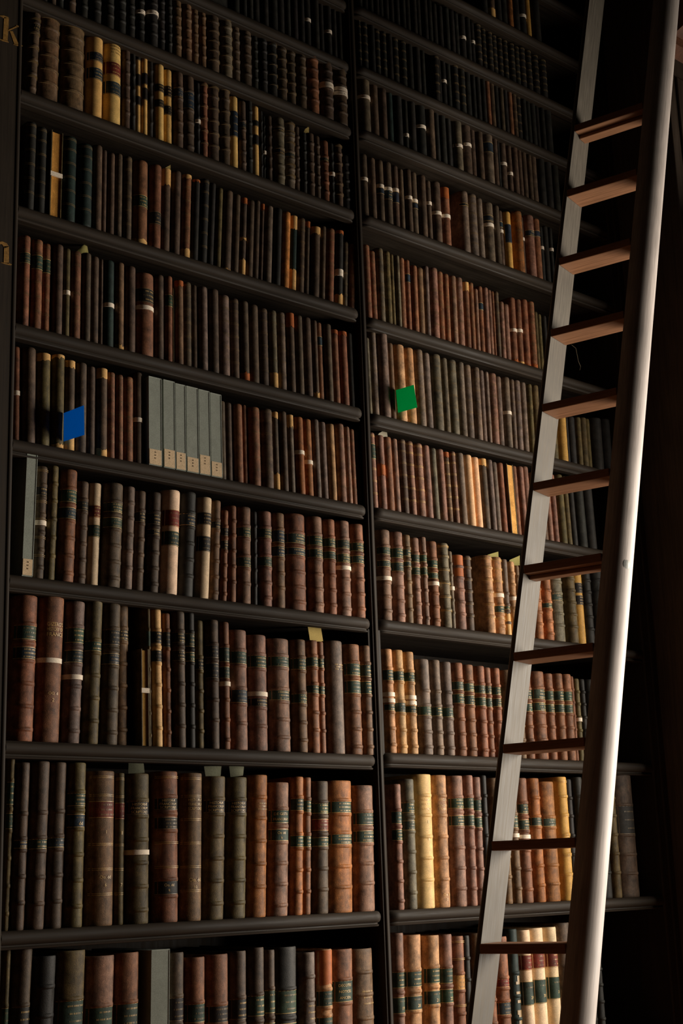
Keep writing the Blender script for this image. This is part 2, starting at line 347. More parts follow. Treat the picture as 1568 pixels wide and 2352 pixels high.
def book_parts(w, h, code, feats, lean, bands, rnd, small, dim):
    """parts of one book as (name, MB); the book stands on z=0, spine joints at y=0, front is -y"""
    fs = feats.split(); P = []
    depth = min(.26, max(.15, h*.72))
    if code == 'BOX':
        b = MB(); c = PAL['BOX']; b.box(.0005, w-.0005, -.006, depth, 0, h, 'cloth', c)
        b.v = [(x+z*lean, y, z) for x, y, z in b.v]; P.append(('box_shell', b))
        b = MB(); b.box(.0002, w-.0002, -.0068, .002, h-.0022, h+.0006, 'cloth', lin((160, 165, 155)))
        b.box(w-.0016, w, -.0072, .002, .002, h, 'cloth', lin((160, 165, 155))); b.v = [(x+z*lean, y, z) for x, y, z in b.v]; P.append(('lid_edge', b))
        if fs:
            zt = h*(1-float(fs[0])); b = MB(); b.box(.0012, w-.0022, -.0072, -.005, .003, zt, 'paper', lin((214, 186, 150)))
            for r in range(3):
                zc = zt-.009-r*.008
                for k in range(2):
                    xa = w*.42+k*.0026-r*.0003; b.box(xa, xa+.0016, -.0075, -.0071, zc, zc+.0034, 'paper', lin((110, 92, 72)))
            b.v = [(x+z*lean, y, z) for x, y, z in b.v]; P.append(('shelf_label', b))
        return P
    fore = code.startswith('FORE')
    if fore:
        c = PAL[code]; b = MB()
        for xa, xb in ((.0004, .003), (w-.003, w-.0004)): b.box(xa, xb, -.006, depth, 0, h, 'leather', PAL['O'])
        b.box(.003, w-.003, depth-.003, depth, 0, h, 'leather', PAL['O']); b.v = [(x+z*lean, y, z) for x, y, z in b.v]; P.append(('cover', b))
        b = MB(); n = 10; v = []; f = []
        for k in range(n+1):
            x = .003+(w-.006)*k/n; y = .0015*math.sin(math.pi*k/n)-.003
            if code == 'FORE3': y = -.005
            v += [(x, y, .002), (x, y, h-.003), (x, depth-.004, h-.003), (x, depth-.004, .002)]
        for k in range(n):
            a = 4*k; q = a+4; f += [(a, q, q+1, a+1), (a+1, q+1, q+2, a+2), (a+3, a+2, q+2, q+3), (a, a+3, q+3, q)]
        f += [(0, 1, 2, 3), (4*n+3, 4*n+2, 4*n+1, 4*n)]
        b.add([(x+z*lean, y, z) for x, y, z in v], f, 'pages', c); P.append(('text_block', b))
        for q in fs:
            if q[0] == 'w':
                z = h*(1-float(q[1:])); b = MB(); b.box(-.0002, w+.0002, -.0075, -.0035, z-.006, z+.006, 'paper', PAL['W']); b.v = [(x+zz*lean, y, zz) for x, y, zz in b.v]; P.append(('paper_band', b))
        return P
    base = PAL.get(code, PAL['D']); jit = rnd.uniform(.88, 1.12); base = tuple(v*jit*rnd.uniform(.95, 1.05) for v in base)
    mat = 'vellum' if code in ('C', 'C2', 'C3', 'C4', 'Y') else 'leather'
    smooth = 'p' in fs
    sag = min(.033, w*.6)
    x0, x1 = 0.0, w
    lab = []; pat = []; wb = []; xt = []
    for q in fs:
        if q in ('p', 'gl', 'h') or q[0] in '#T': continue
        if q[0] == 'w': wb.append(float(q[1:])); continue
        a_, b_ = q[1:].split('-'); a_, b_ = float(a_), float(b_)
        (pat if q[0] in 'co' else xt if q[0] in 'xX' else lab).append((q[0], a_, b_))
    bz = []
    if bands and not smooth:
        if lab:
            eds = sorted([a for _, a, _ in lab]+[b2 for _, _, b2 in lab]); z = []
            for e in eds:
                if z and e-z[-1] < .045: z[-1] = (z[-1]+e)/2
                else: z.append(e)
            lst = z[-1]
            while lst+.15 < .93: lst += .155; z.append(lst)
            if z[0] > .3: z = [z[0]-.15]+z
            bz = z
        else: bz = [.16, .31, .47, .63, .79]
    # cover: a spine that wraps into two boards, open at head, tail and fore-edge
    n = 10 if not small else 7
    arc_ = arc_pts(x0, x1, sag, n)
    th = .0028
    zr = [0, .0025, .008]; bh = .0042; bp = .0034 if w > .02 else .0024
    prot = {0: -.0012, 1: -.0003, 2: 0}
    rows = [(0, -.0016), (.002, -.0004), (.007, 0)]
    for q in sorted(bz, reverse=True):
        zc = h*(1-q); rows += [(zc-bh*1.3, 0), (zc-bh*.7, bp*.85), (zc, bp), (zc+bh*.7, bp*.85), (zc+bh*1.3, 0)]
    if not bz:
        rows += [(h*k/6, rnd.uniform(-.0003, .0003)) for k in range(1, 6)]
    rows += [(h-.007, .0), (h-.002, -.0004), (h, -.0018)]
    rows = [r for r in rows if 0 <= r[0] <= h]; rows.sort()
    m = n+3; b = MB(); v = []
    for z, pr in rows:
        ring = [(x0, depth)]
        for x, y in arc_:
            t = (x-(x0+x1)/2)/((x1-x0)/2); ring.append((x-t*max(0, -pr)*.7, y-pr*(1-abs(t)**4)+(0 if pr >= 0 else 0)))
        ring.append((x1, depth))
        inner = [(x0+th, depth)]+[((x0+x1)/2+(x-(x0+x1)/2)*max(.2, (1-2*th/w)), y+th) for x, y in arc_]+[(x1-th, depth)]
        v += [(x+z*lean, y, z) for x, y in ring]+[(x+z*lean, y, z) for x, y in inner]
    f = []; R = 2*m
    for i in range(len(rows)-1):
        for j in range(m-1):
            a = i*R+j; f.append((a, a+1, a+1+R, a+R)); a += m; f.append((a+1, a, a+R, a+1+R))
        a = i*R; f.append((a+m, a, a+R, a+m+R)); a = i*R+m-1; f.append((a, a+m, a+m+R, a+R))
    tp = (len(rows)-1)*R
    for j in range(m-1):
        f.append((j+1, j, j+m, j+1+m)); f.append((tp+j, tp+j+1, tp+j+1+m, tp+j+m))
    b.add(v, f, mat, base); cover = b; P.append(('cover', b))
    b = MB(); b.box(th, w-th, .003, depth-.004, .003, h-.004, 'pages', lin((150, 128, 96))); b.v = [(x+z*lean, y, z) for x, y, z in b.v]
    P.append(('text_block', b))
    np_ = 8 if not small else 5
    tx = [q for q in fs if q[0] == 'T' and q[1:].isdigit()]; num = [q[1:] for q in fs if q[0] == '#']
    tt = TEXTS.get(int(tx[0][1:])) if tx else None
    for i, (k, a_, b_) in enumerate(lab):
        b = MB(); za, zb = h*(1-b_), h*(1-a_)
        e = .0035 if bz else 0
        za += e; zb -= e
        c = tuple(v*rnd.uniform(.9, 1.1) for v in LCOL[k])
        patch(b, x0, x1, sag, za, zb, .0007, 'leather', c, lean, n=np_)
        if w > .016:
            for zz in (za+.0008, zb-.0012): patch(b, x0, x1, sag, zz, zz+.0011, .0010, 'gilt', GDIM if k == 'k' else GILT, lean, n=np_)
        if tt and i < len(tt) and tt[i]:
            L_ = tt[i]
            for j, s in enumerate(L_): text(b, x0, x1, sag, s, zb-(zb-za)*(j+.75)/(len(L_)+.5), min(.0095, (zb-za)/(len(L_)+.6)), GILT, lean)
        elif num and i == len(lab)-1 and len(lab) > 1 and w > .02:
            text(b, x0, x1, sag, num[0], za+(zb-za)*.32, min(.012, (zb-za)*.4), GILT, lean, .15)
            dashes(b, x0, x1, sag, za+(zb-za)*.5, zb, GDIM, lean, rnd, 1)
        elif w > .014 and not small:
            dashes(b, x0, x1, sag, za, zb, GILT if rnd.random() < .55 else GDIM, lean, rnd, 3 if zb-za > .025 else 2)
        P.append(('title_label', b))
    if tt and tt[-1] and isinstance(tt[-1], tuple):
        b = MB()
        for s, fr, sz in tt[-1]: text(b, x0, x1, sag, s, h*(1-fr), sz, GILT if s[0] != '=' else GHI, lean, .05)
        cover.merge(b, (0, 0, 0))
    for k, a_, b_ in xt:
        b = MB()
        if k == 'X' and code == 'N':
            for z0_, z1_, ww in ((.33, .37, .25), (.37, .39, .5), (.44, .46, .5), (.5, .52, .4), (.57, .6, .5), (.6, .7, .32)):
                patch(b, x0, x1, sag, h*(1-z1_), h*(1-z0_), .0008, 'gilt', GDIM, lean, -ww+.2, ww+.2, n=4)
        elif k == 'X': dashes(b, x0, x1, sag, h*(1-b_), h*(1-a_), lin((60, 42, 24)), lean, rnd, 3, 'paper', -.6, .9)
        else: dashes(b, x0, x1, sag, h*(1-b_), h*(1-a_), GILT, lean, rnd, 3)
        cover.merge(b, (0, 0, 0))
    for k, a_, b_ in pat:
        b = MB(); za, zb = h*(1-b_), h*(1-a_)
        j = (0 if b_ >= .99 else .008, 0 if a_ <= .01 else .008)
        patch(b, x0, x1, sag, za+(.002 if b_ >= .99 else 0), zb-(.002 if a_ <= .01 else 0), .0008, 'vellum', PCOL[k], lean, -.97, .99, n=8, jag=j, rnd=rnd)
        P.append(('worn_patch', b))
    for q in wb:
        b = MB(); z = h*(1-q); hh = .0058 if not small else .0055
        patch(b, x0, x1, sag, z-hh, z+hh, .0032 if bz else .0016, 'paper', PAL['W'], lean, -.99, .99, n=np_); P.append(('paper_band', b))
    if 'gl' in fs:
        b = MB(); col = GILT if code not in ('K', 'D', 'O', 'N') else GDIM
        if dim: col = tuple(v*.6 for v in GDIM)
        if code == 'O' and smooth or code == 'B' and smooth: col = GILT
        for q in (.04, .16, .32, .48, .64, .8):
            z = h*(1-q)
            if any(a_-.02 < q < b_+.02 for _, a_, b_ in lab+pat): continue
            for dz in (-.0022, .0016): patch(b, x0, x1, sag, z+dz, z+dz+.0009, .0006 if not bz else .0029, 'gilt', col, lean, n=np_)
        if b.v: cover.merge(b, (0, 0, 0))
    return P
ROWZ = {'L0': 1.035, 'L1': 1.508, 'L2': 1.928, 'L3': 2.315, 'L4': 2.648, 'L5': 2.946, 'L6': 3.26, 'L7': 3.584, 'L8': 3.866, 'L9': 4.092, 'R0': 1.035, 'R1': 1.507, 'R2': 1.936, 'R3': 2.317, 'R4': 2.65, 'R5': 2.94, 'R6': 3.247, 'R7': 3.585, 'R8': 3.878, 'R9': 4.102, 'R10': 4.318, 'R11': 4.542}
BOOKS = [
('L0',1.6556,1.6727,0.4347,'O','g.28-.42',0.0236,0,''),
('L0',1.6739,1.7209,0.4345,'D','k.28-.42',0.0381,1,'narrow dark-brown leather book with black label, second from left end, lowest shelf, left bay'),
('L0',1.7221,1.7828,0.4142,'K','',0.0362,1,'black leather book, third from left end, lowest shelf, left bay'),
('L0',1.7840,1.8634,0.4221,'O','g.25-.4',0.0338,1,'wide olive-brown leather book with green label, fourth from left end, lowest shelf, left bay'),
('L0',1.8646,1.9430,0.4061,'P','g.27-.42 g.45-.6',0.0314,1,'wide pink-brown leather book with green labels, fifth from left end, lowest shelf, left bay'),
('L0',1.9442,2.0160,0.4091,'R','g.27-.42',0.0196,1,'red-brown leather book with green label, sixth from left end, lowest shelf, left bay'),
('L0',2.0363,2.0889,0.4110,'BOX','',0.0170,1,'grey archive box standing among brown books, seventh from left end, lowest shelf, left bay'),
('L0',2.0901,2.1454,0.4015,'D','k.25-.4 k.43-.58 #8',0.0166,1,'dark-brown leather book with black labels, eighth from left end, lowest shelf, left bay'),
('L0',2.1466,2.2082,0.3872,'R','g.27-.4 g.44-.58 #9',0.0162,1,'red-brown leather book with green labels, ninth from left end, lowest shelf, left bay'),
('L0',2.2094,2.2791,0.3903,'R','k.3-.42',0.0157,1,'red-brown leather book with black label, ninth left of post, lowest shelf, left bay'),
('L0',2.2803,2.3347,0.3944,'D','k.28-.42 k.46-.6 w.7 #11',0.0179,1,'dark-brown leather book with white paper band, eighth left of post, lowest shelf, left bay'),
('L0',2.3359,2.3891,0.3997,'D','g.28-.42 g.46-.57 #12',0.0199,1,'dark-brown leather book with green labels, seventh left of post, lowest shelf, left bay'),
('L0',2.3903,2.4243,0.3915,'D','g.24-.4 g.44-.58 #13',0.0213,1,'narrow dark-brown leather book with green labels, sixth left of post, lowest shelf, left bay'),
('L0',2.4255,2.5017,0.3957,'K','g.26-.42 g.46-.6 w.72 #14',0.0241,1,'black leather book with white paper band, fifth left of post, lowest shelf, left bay'),
('L0',2.5029,2.5569,0.3787,'M','x.32-.46',0.0261,1,'short mauve-brown leather book with gilt lettering, fourth left of post, lowest shelf, left bay'),
('L0',2.5581,2.6123,0.3831,'T','o0-.24 g.26-.38 g.43-.56 #16',0.0281,1,'tan leather book with torn tan patch, third left of post, lowest shelf, left bay'),
('L0',2.6135,2.6891,0.3799,'R','g.2-.36 T0',0.0332,1,'short red-brown leather book with green label, second left of post, lowest shelf, left bay'),
('L0',2.6903,2.7720,0.3771,'B','x.26-.4 #18',0.0054,1,'wide mid-brown leather book with gilt lettering, first left of post, lowest shelf, left bay'),
('L1',1.6556,1.6738,0.3898,'O','g.15-.3 g.33-.44',0.0192,1,'narrow olive-brown leather book with green labels, first from left end, second shelf up, left bay'),
('L1',1.6750,1.7105,0.3721,'D','n.46-.53',0.0221,1,'narrow dark-brown leather book with navy label, second from left end, second shelf up, left bay'),
('L1',1.7117,1.7610,0.3754,'D','g.46-.54 #dd',0.0261,1,'tall dark-brown leather book with green label, third from left end, second shelf up, left bay'),
('L1',1.7622,1.8092,0.3746,'D','n.45-.53 #dd',0.0226,1,'dark-brown leather book with navy label, fourth from left end, second shelf up, left bay'),
('L1',1.8104,1.8617,0.3749,'O','g.18-.28 n.31-.41 #dd',0.0186,1,'tall olive-brown leather book with two-coloured labels, fifth from left end, second shelf up, left bay'),
('L1',1.8756,1.9497,0.3574,'B','p gl r.2-.31 T1',0.0100,1,'wide mid-brown leather book with red label, sixth from left end, second shelf up, left bay'),
('L1',1.9509,1.9785,0.3539,'O','p gl r.2-.31 T2',0.0071,1,'narrow olive-brown leather book with red label, seventh from left end, second shelf up, left bay'),
('L1',1.9797,2.0491,0.3532,'O','w.53 T3 k.18-.29',0.0046,1,'olive-brown leather book with white paper band, eighth from left end, second shelf up, left bay'),
('L1',2.0622,2.1341,0.3602,'R','gl k.17-.27 k.3-.4 k.72-.83 T4',0.0035,1,'red-brown leather book with black labels, ninth from left end, second shelf up, left bay'),
('L1',2.1353,2.2027,0.3575,'B','p gl T5',0.0189,1,'mid-brown leather book with gilt lines, tenth from left end, second shelf up, left bay'),
('L1',2.2039,2.2743,0.3514,'O','k.16-.27 T3',0.0349,1,'olive-brown leather book with black label, ninth left of post, second shelf up, left bay'),
('L1',2.2755,2.3437,0.3506,'O','k.16-.27 T3',0.0369,1,'olive-brown leather book with black label, eighth left of post, second shelf up, left bay'),
('L1',2.3449,2.4125,0.3579,'T2','x.19-.26',0.0389,1,'orange-brown leather book with gilt lettering, seventh left of post, second shelf up, left bay'),
('L1',2.4137,2.4839,0.3396,'P','g.2-.32 g.345-.455 T6',0.0408,1,'short pink-brown leather book with green labels, sixth left of post, second shelf up, left bay'),
('L1',2.4851,2.5291,0.3552,'T2','g.15-.26 g.42-.525',0.0415,1,'orange-brown leather book with green labels, fifth left of post, second shelf up, left bay'),
('L1',2.5303,2.5610,0.3546,'R','g.16-.27 g.42-.525',0.0393,1,'narrow red-brown leather book with green labels, fourth left of post, second shelf up, left bay'),
('L1',2.5622,2.6216,0.3453,'D','g.16-.26 r.28-.39 g.42-.51',0.0352,1,'short dark-brown leather book with two-coloured labels, third left of post, second shelf up, left bay'),
('L1',2.6228,2.7117,0.3480,'T2','g.15-.26 g.4-.5',0.0293,1,'wide orange-brown leather book with green labels, second left of post, second shelf up, left bay'),
('L1',2.7129,2.7914,0.3363,'P','g.21-.33 g.355-.47',0.0244,1,'wide pink-brown leather book with green labels, first left of post, second shelf up, left bay'),
('L2',1.6620,1.7251,0.3426,'R','g.2-.32 n.35-.455',0.0199,1,'red-brown leather book with two-coloured labels, first from left end, third shelf up, left bay'),
('L2',1.7263,1.7961,0.3469,'R','p w.445 T7',0.0294,1,'red-brown leather book with white paper band, second from left end, third shelf up, left bay'),
('L2',1.7973,1.8517,0.3419,'M','g.18-.31 n.34-.45 w.54',0.0366,1,'mauve-brown leather book with white paper band, third from left end, third shelf up, left bay'),
('L2',1.8529,1.9020,0.3543,'O','g.29-.38',0.0300,1,'tall olive-brown leather book with green label, fourth from left end, third shelf up, left bay'),
('L2',1.9032,1.9569,0.3464,'D','k.18-.31 n.35-.45',0.0229,1,'dark-brown leather book with two-coloured labels, fifth from left end, third shelf up, left bay'),
('L2',1.9581,2.0057,0.3510,'B','k.165-.265 h',0.0016,1,'tall mid-brown leather book with black label, sixth from left end, third shelf up, left bay'),
('L2',2.0232,2.0461,0.2415,'FORE','w.43',-0.0120,1,'tan book shelved with page edges outward, seventh from left end, third shelf up, left bay'),
('L2',2.0473,2.0602,0.3535,'O','g.17-.3',-0.0140,1,'narrow olive-brown leather book with green label, eighth from left end, third shelf up, left bay'),
('L2',2.0614,2.0936,0.3478,'C3','k.155-.265 k.295-.4',-0.0140,1,'cream vellum book with black labels, ninth from left end, third shelf up, left bay'),
('L2',2.0948,2.1178,0.3390,'R','k.13-.27',-0.0118,1,'narrow red-brown leather book with black label, tenth from left end, third shelf up, left bay'),
('L2',2.1190,2.1592,0.3453,'D','k.145-.245 k.28-.38',-0.0072,1,'dark-brown leather book with black labels, eleventh from left end, third shelf up, left bay'),
('L2',2.1604,2.1898,0.3483,'K','g.15-.27 g.29-.38',-0.0038,1,'narrow black leather book with green labels, twelfth from left end, third shelf up, left bay'),
('L2',2.1910,2.2216,0.3297,'O','k.29-.4',-0.0020,1,'olive-brown leather book with black label, twelfth left of post, third shelf up, left bay'),
('L2',2.2228,2.2658,0.3337,'D','k.19-.31 k.33-.47',0.0000,1,'dark-brown leather book with black labels, eleventh left of post, third shelf up, left bay'),
('L2',2.2670,2.2991,0.3316,'R','g.19-.33 g.345-.46 w.49',0.0000,1,'red-brown leather book with white paper band, tenth left of post, third shelf up, left bay'),
('L2',2.3003,2.3624,0.3149,'P','g.17-.3 n.49-.625',0.0000,1,'pink-brown leather book with two-coloured labels, ninth left of post, third shelf up, left bay'),
('L2',2.3636,2.4285,0.3069,'P','g.17-.3 k.54-.635 w.515',0.0000,1,'pink-brown leather book with white paper band, eighth left of post, third shelf up, left bay'),
('L2',2.4297,2.5042,0.3020,'P','g.15-.265 g.45-.565',0.0000,1,'wide pink-brown leather book with green labels, seventh left of post, third shelf up, left bay'),
('L2',2.5054,2.5599,0.3046,'B','g.16-.285 g.475-.585',0.0000,1,'short mid-brown leather book with green labels, sixth left of post, third shelf up, left bay'),
('L2',2.5611,2.6043,0.3070,'R','g.14-.25 g.39-.49',0.0000,1,'red-brown leather book with green labels, fifth left of post, third shelf up, left bay'),
('L2',2.6055,2.6322,0.3080,'R','g.14-.25 g.39-.49',0.0000,1,'narrow red-brown leather book with green labels, fourth left of post, third shelf up, left bay'),
('L2',2.6334,2.6983,0.3121,'M','p x.2-.27',0.0000,1,'wide mauve-brown leather book with gilt lettering, third left of post, third shelf up, left bay'),
('L2',2.6995,2.7602,0.3071,'R','g.165-.3 g.325-.465',0.0000,1,'red-brown leather book with green labels, second left of post, third shelf up, left bay'),
('L2',2.7614,2.8040,0.3081,'B','g.165-.3 g.32-.46',0.0000,1,'mid-brown leather book with green labels, first left of post, third shelf up, left bay'),
('L3',1.6770,1.7057,0.3133,'BOX','.865',0.0246,1,'grey archive box with cream spine label, first from left end, fourth shelf up, left bay'),
('L3',1.7115,1.7448,0.2803,'D','gl k.17-.28 w.51',0.0257,1,'dark-brown leather book with white paper band, second from left end, fourth shelf up, left bay'),
('L3',1.7460,1.7759,0.2876,'O','',0.0266,1,'narrow olive-brown leather book, third from left end, fourth shelf up, left bay'),
('L3',1.7771,1.8281,0.2828,'R','g.17-.31 n.33-.46',0.0280,1,'tall red-brown leather book with two-coloured labels, fourth from left end, fourth shelf up, left bay'),
('L3',1.8293,1.8651,0.2618,'D','k.18-.3',0.0290,1,'short dark-brown leather book with black label, fifth from left end, fourth shelf up, left bay'),
('L3',1.8663,1.9016,0.2631,'C','p r.22-.34 g.41-.53',0.0300,1,'short cream vellum book with two-coloured labels, sixth from left end, fourth shelf up, left bay'),
('L3',1.9028,1.9610,0.2678,'D','g.18-.3 g.325-.45',0.0317,1,'wide dark-brown leather book with green labels, seventh from left end, fourth shelf up, left bay'),
('L3',1.9622,1.9982,0.2684,'M','',0.0341,1,'mauve-brown leather book, eighth from left end, fourth shelf up, left bay'),
('L3',1.9994,2.0344,0.2636,'D','k.2-.33',0.0363,1,'dark-brown leather book with black label, ninth from left end, fourth shelf up, left bay'),
('L3',2.0356,2.0771,0.2644,'D','k.2-.34 k.36-.45',0.0389,1,'dark-brown leather book with black labels, tenth from left end, fourth shelf up, left bay'),
('L3',2.0783,2.1337,0.2766,'C','p r.195-.355 g.4-.54',0.0425,1,'cream vellum book with two-coloured labels, eleventh from left end, fourth shelf up, left bay'),
('L3',2.1349,2.1875,0.2815,'K','n.2-.34',0.0476,1,'tall black leather book with navy label, twelfth from left end, fourth shelf up, left bay'),
('L3',2.1887,2.2351,0.2744,'C','p k.155-.275 k.39-.54',0.0521,1,'cream vellum book with black labels, thirteenth from left end, fourth shelf up, left bay'),
('L3',2.2363,2.2702,0.2734,'B','k.2-.3',0.0466,1,'mid-brown leather book with black label, twelfth left of post, fourth shelf up, left bay'),
('L3',2.2714,2.2957,0.2504,'R','k.18-.3 k.32-.45',0.0418,1,'narrow red-brown leather book with black labels, eleventh left of post, fourth shelf up, left bay'),
('L3',2.2969,2.3263,0.2662,'R','',0.0226,1,'narrow red-brown leather book, tenth left of post, fourth shelf up, left bay'),
('L3',2.3275,2.3774,0.2672,'P','g.2-.33 g.51-.64',0.0163,1,'pink-brown leather book with green labels, ninth left of post, fourth shelf up, left bay'),
('L3',2.3786,2.3976,0.2608,'K','',0.0151,1,'narrow black leather book, eighth left of post, fourth shelf up, left bay'),
('L3',2.3988,2.4496,0.2644,'P','g.17-.3 g.47-.6',0.0119,1,'pink-brown leather book with green labels, seventh left of post, fourth shelf up, left bay'),
('L3',2.4508,2.4979,0.2674,'B','n.17-.33 n.34-.48',0.0094,1,'mid-brown leather book with navy labels, sixth left of post, fourth shelf up, left bay'),
('L3',2.4991,2.5749,0.2731,'R','g.195-.325 n.345-.45',0.0059,1,'wide red-brown leather book with two-coloured labels, fifth left of post, fourth shelf up, left bay'),
('L3',2.5761,2.6338,0.2736,'P','g.19-.32 g.33-.45',0.0035,1,'wide pink-brown leather book with green labels, fourth left of post, fourth shelf up, left bay'),
('L3',2.6350,2.6819,0.2739,'R','g.19-.31 g.33-.44',0.0035,1,'red-brown leather book with green labels, third left of post, fourth shelf up, left bay'),
('L3',2.6831,2.7399,0.2767,'P','g.19-.31 g.34-.46 w.5',0.0035,1,'pink-brown leather book with white paper band, second left of post, fourth shelf up, left bay'),
('L3',2.7411,2.7936,0.2750,'R','g.19-.31 g.33-.44',0.0035,1,'red-brown leather book with green labels, first left of post, fourth shelf up, left bay'),
('L4',1.6556,1.6771,0.2437,'R','w.49',-0.0163,1,'red-brown leather book with white paper band, first from left end, fifth shelf up, left bay'),
('L4',1.6783,1.7161,0.2458,'D','',-0.0111,1,'wide dark-brown leather book, second from left end, fifth shelf up, left bay'),
('L4',1.7173,1.7575,0.2416,'O','c0-.1',-0.0057,1,'olive-brown leather book with torn tan patch, third from left end, fifth shelf up, left bay'),
('L4',1.7587,1.7956,0.2468,'O','c0-.06 c.94-1',-0.0007,1,'olive-brown leather book with torn tan patch, fourth from left end, fifth shelf up, left bay'),
('L4',1.7968,1.8269,0.2397,'D','c0-.1 c.6-1',-0.0004,1,'dark-brown leather book with torn tan patch, fifth from left end, fifth shelf up, left bay'),
('L4',1.8281,1.8607,0.2389,'D','',-0.0009,1,'dark-brown leather book, sixth from left end, fifth shelf up, left bay'),
('L4',1.8619,1.8876,0.2364,'D','',-0.0013,1,'dark-brown leather book, seventh from left end, fifth shelf up, left bay'),
('L4',1.8888,1.9219,0.2379,'D','c0-.13 c.9-1',-0.0018,1,'dark-brown leather book with torn tan patch, eighth from left end, fifth shelf up, left bay'),
('L4',1.9231,1.9463,0.2336,'R','gl',-0.0022,1,'red-brown leather book with gilt lines, ninth from left end, fifth shelf up, left bay'),
('L4',1.9475,1.9696,0.2314,'R','gl',-0.0026,1,'narrow red-brown leather book with gilt lines, tenth from left end, fifth shelf up, left bay'),
('L4',1.9708,2.0023,0.2311,'R','gl',-0.0030,1,'red-brown leather book with gilt lines, eleventh from left end, fifth shelf up, left bay'),
('L4',2.0035,2.0298,0.2501,'D','w.52',-0.0034,1,'dark-brown leather book with white paper band, twelfth from left end, fifth shelf up, left bay'),
('L4',2.0371,2.0774,0.2408,'BOX','.82',-0.0041,1,'grey archive box with cream spine label, thirteenth from left end, fifth shelf up, left bay'),
('L4',2.0835,2.1196,0.2410,'BOX','.79',-0.0047,1,'grey archive box with cream spine label, fourteenth from left end, fifth shelf up, left bay'),
('L4',2.1221,2.1540,0.2383,'BOX','.795',-0.0052,1,'grey archive box with cream spine label, fifteenth from left end, fifth shelf up, left bay'),
('L4',2.1571,2.1958,0.2382,'BOX','.825',-0.0058,1,'grey archive box with cream spine label, sixteenth from left end, fifth shelf up, left bay'),
('L4',2.1984,2.2340,0.2372,'BOX','.77',-0.0063,1,'grey archive box with cream spine label, seventeenth from left end, fifth shelf up, left bay'),
('L4',2.2366,2.2735,0.2352,'BOX','.82',-0.0068,1,'grey archive box with cream spine label, eighteenth from left end, fifth shelf up, left bay'),
('L4',2.2747,2.2996,0.2242,'D','',-0.0072,1,'short dark-brown leather book, eighteenth left of post, fifth shelf up, left bay'),
('L4',2.3008,2.3250,0.2254,'D','',-0.0075,1,'short dark-brown leather book, seventeenth left of post, fifth shelf up, left bay'),
('L4',2.3262,2.3595,0.2259,'R','',-0.0079,1,'short red-brown leather book, sixteenth left of post, fifth shelf up, left bay'),
('L4',2.3607,2.3762,0.2303,'R','',-0.0082,0,''),
('L4',2.3774,2.4188,0.2260,'R','gl',-0.0087,1,'wide red-brown leather book with gilt lines, fourteenth left of post, fifth shelf up, left bay'),
('L4',2.4200,2.4649,0.2294,'D','gl',-0.0110,1,'wide dark-brown leather book with gilt lines, thirteenth left of post, fifth shelf up, left bay'),
('L4',2.4661,2.4882,0.2313,'D','c0-.1 c.77-1',-0.0123,0,''),
('L4',2.4894,2.5179,0.2349,'D','',-0.0138,1,'dark-brown leather book, eleventh left of post, fifth shelf up, left bay'),
('L4',2.5191,2.5431,0.2317,'G2','c0-.18',-0.0151,1,'grey-brown leather book with torn tan patch, tenth left of post, fifth shelf up, left bay'),
('L4',2.5443,2.5777,0.2281,'T2','w.46',-0.0169,1,'orange-brown leather book with white paper band, ninth left of post, fifth shelf up, left bay'),
('L4',2.5789,2.6114,0.2293,'T2','w.56',-0.0185,1,'orange-brown leather book with white paper band, eighth left of post, fifth shelf up, left bay'),
('L4',2.6126,2.6398,0.2341,'M','',-0.0200,1,'mauve-brown leather book, seventh left of post, fifth shelf up, left bay'),
('L4',2.6410,2.6695,0.2329,'M','',-0.0209,1,'mauve-brown leather book, sixth left of post, fifth shelf up, left bay'),
('L4',2.6707,2.7000,0.2317,'T','',-0.0209,1,'tan leather book, fifth left of post, fifth shelf up, left bay'),
('L4',2.7012,2.7360,0.2371,'P','gl',-0.0209,1,'pink-brown leather book with gilt lines, fourth left of post, fifth shelf up, left bay'),
('L4',2.7372,2.7581,0.2347,'P','gl',-0.0209,0,''),
('L4',2.7593,2.7800,0.2323,'R','gl',-0.0209,0,''),
('L4',2.7812,2.8030,0.2339,'K','',-0.0209,0,''),
('L5',1.6628,1.6925,0.2446,'R','gl g.19-.31',0.0049,1,'red-brown leather book with green label, first from left end, sixth shelf up, left bay'),
('L5',1.6937,1.7269,0.2420,'R','gl g.18-.34',0.0046,1,'red-brown leather book with green label, second from left end, sixth shelf up, left bay'),
('L5',1.7281,1.7532,0.2416,'R','gl g.18-.34',0.0044,1,'red-brown leather book with green label, third from left end, sixth shelf up, left bay'),
('L5',1.7544,1.7856,0.2449,'D','',0.0041,1,'dark-brown leather book, fourth from left end, sixth shelf up, left bay'),
('L5',1.7868,1.8074,0.2430,'O','w.5',0.0039,1,'olive-brown leather book with white paper band, fifth from left end, sixth shelf up, left bay'),
('L5',1.8086,1.8404,0.2419,'R','gl',0.0036,1,'red-brown leather book with gilt lines, sixth from left end, sixth shelf up, left bay'),
('L5',1.8416,1.8683,0.2450,'D','',0.0033,1,'dark-brown leather book, seventh from left end, sixth shelf up, left bay'),
('L5',1.8695,1.8960,0.2445,'D','',0.0031,1,'dark-brown leather book, eighth from left end, sixth shelf up, left bay'),
('L5',1.8972,1.9076,0.2442,'D','',0.0030,0,''),
('L5',1.9088,1.9428,0.2445,'N','w.515',0.0027,1,'dark-green leather book with white paper band, tenth from left end, sixth shelf up, left bay'),
('L5',1.9440,1.9719,0.2466,'B','c.93-1',0.0025,1,'mid-brown leather book with torn tan patch, eleventh from left end, sixth shelf up, left bay'),
('L5',1.9731,2.0069,0.2437,'D','',0.0022,1,'dark-brown leather book, twelfth from left end, sixth shelf up, left bay'),
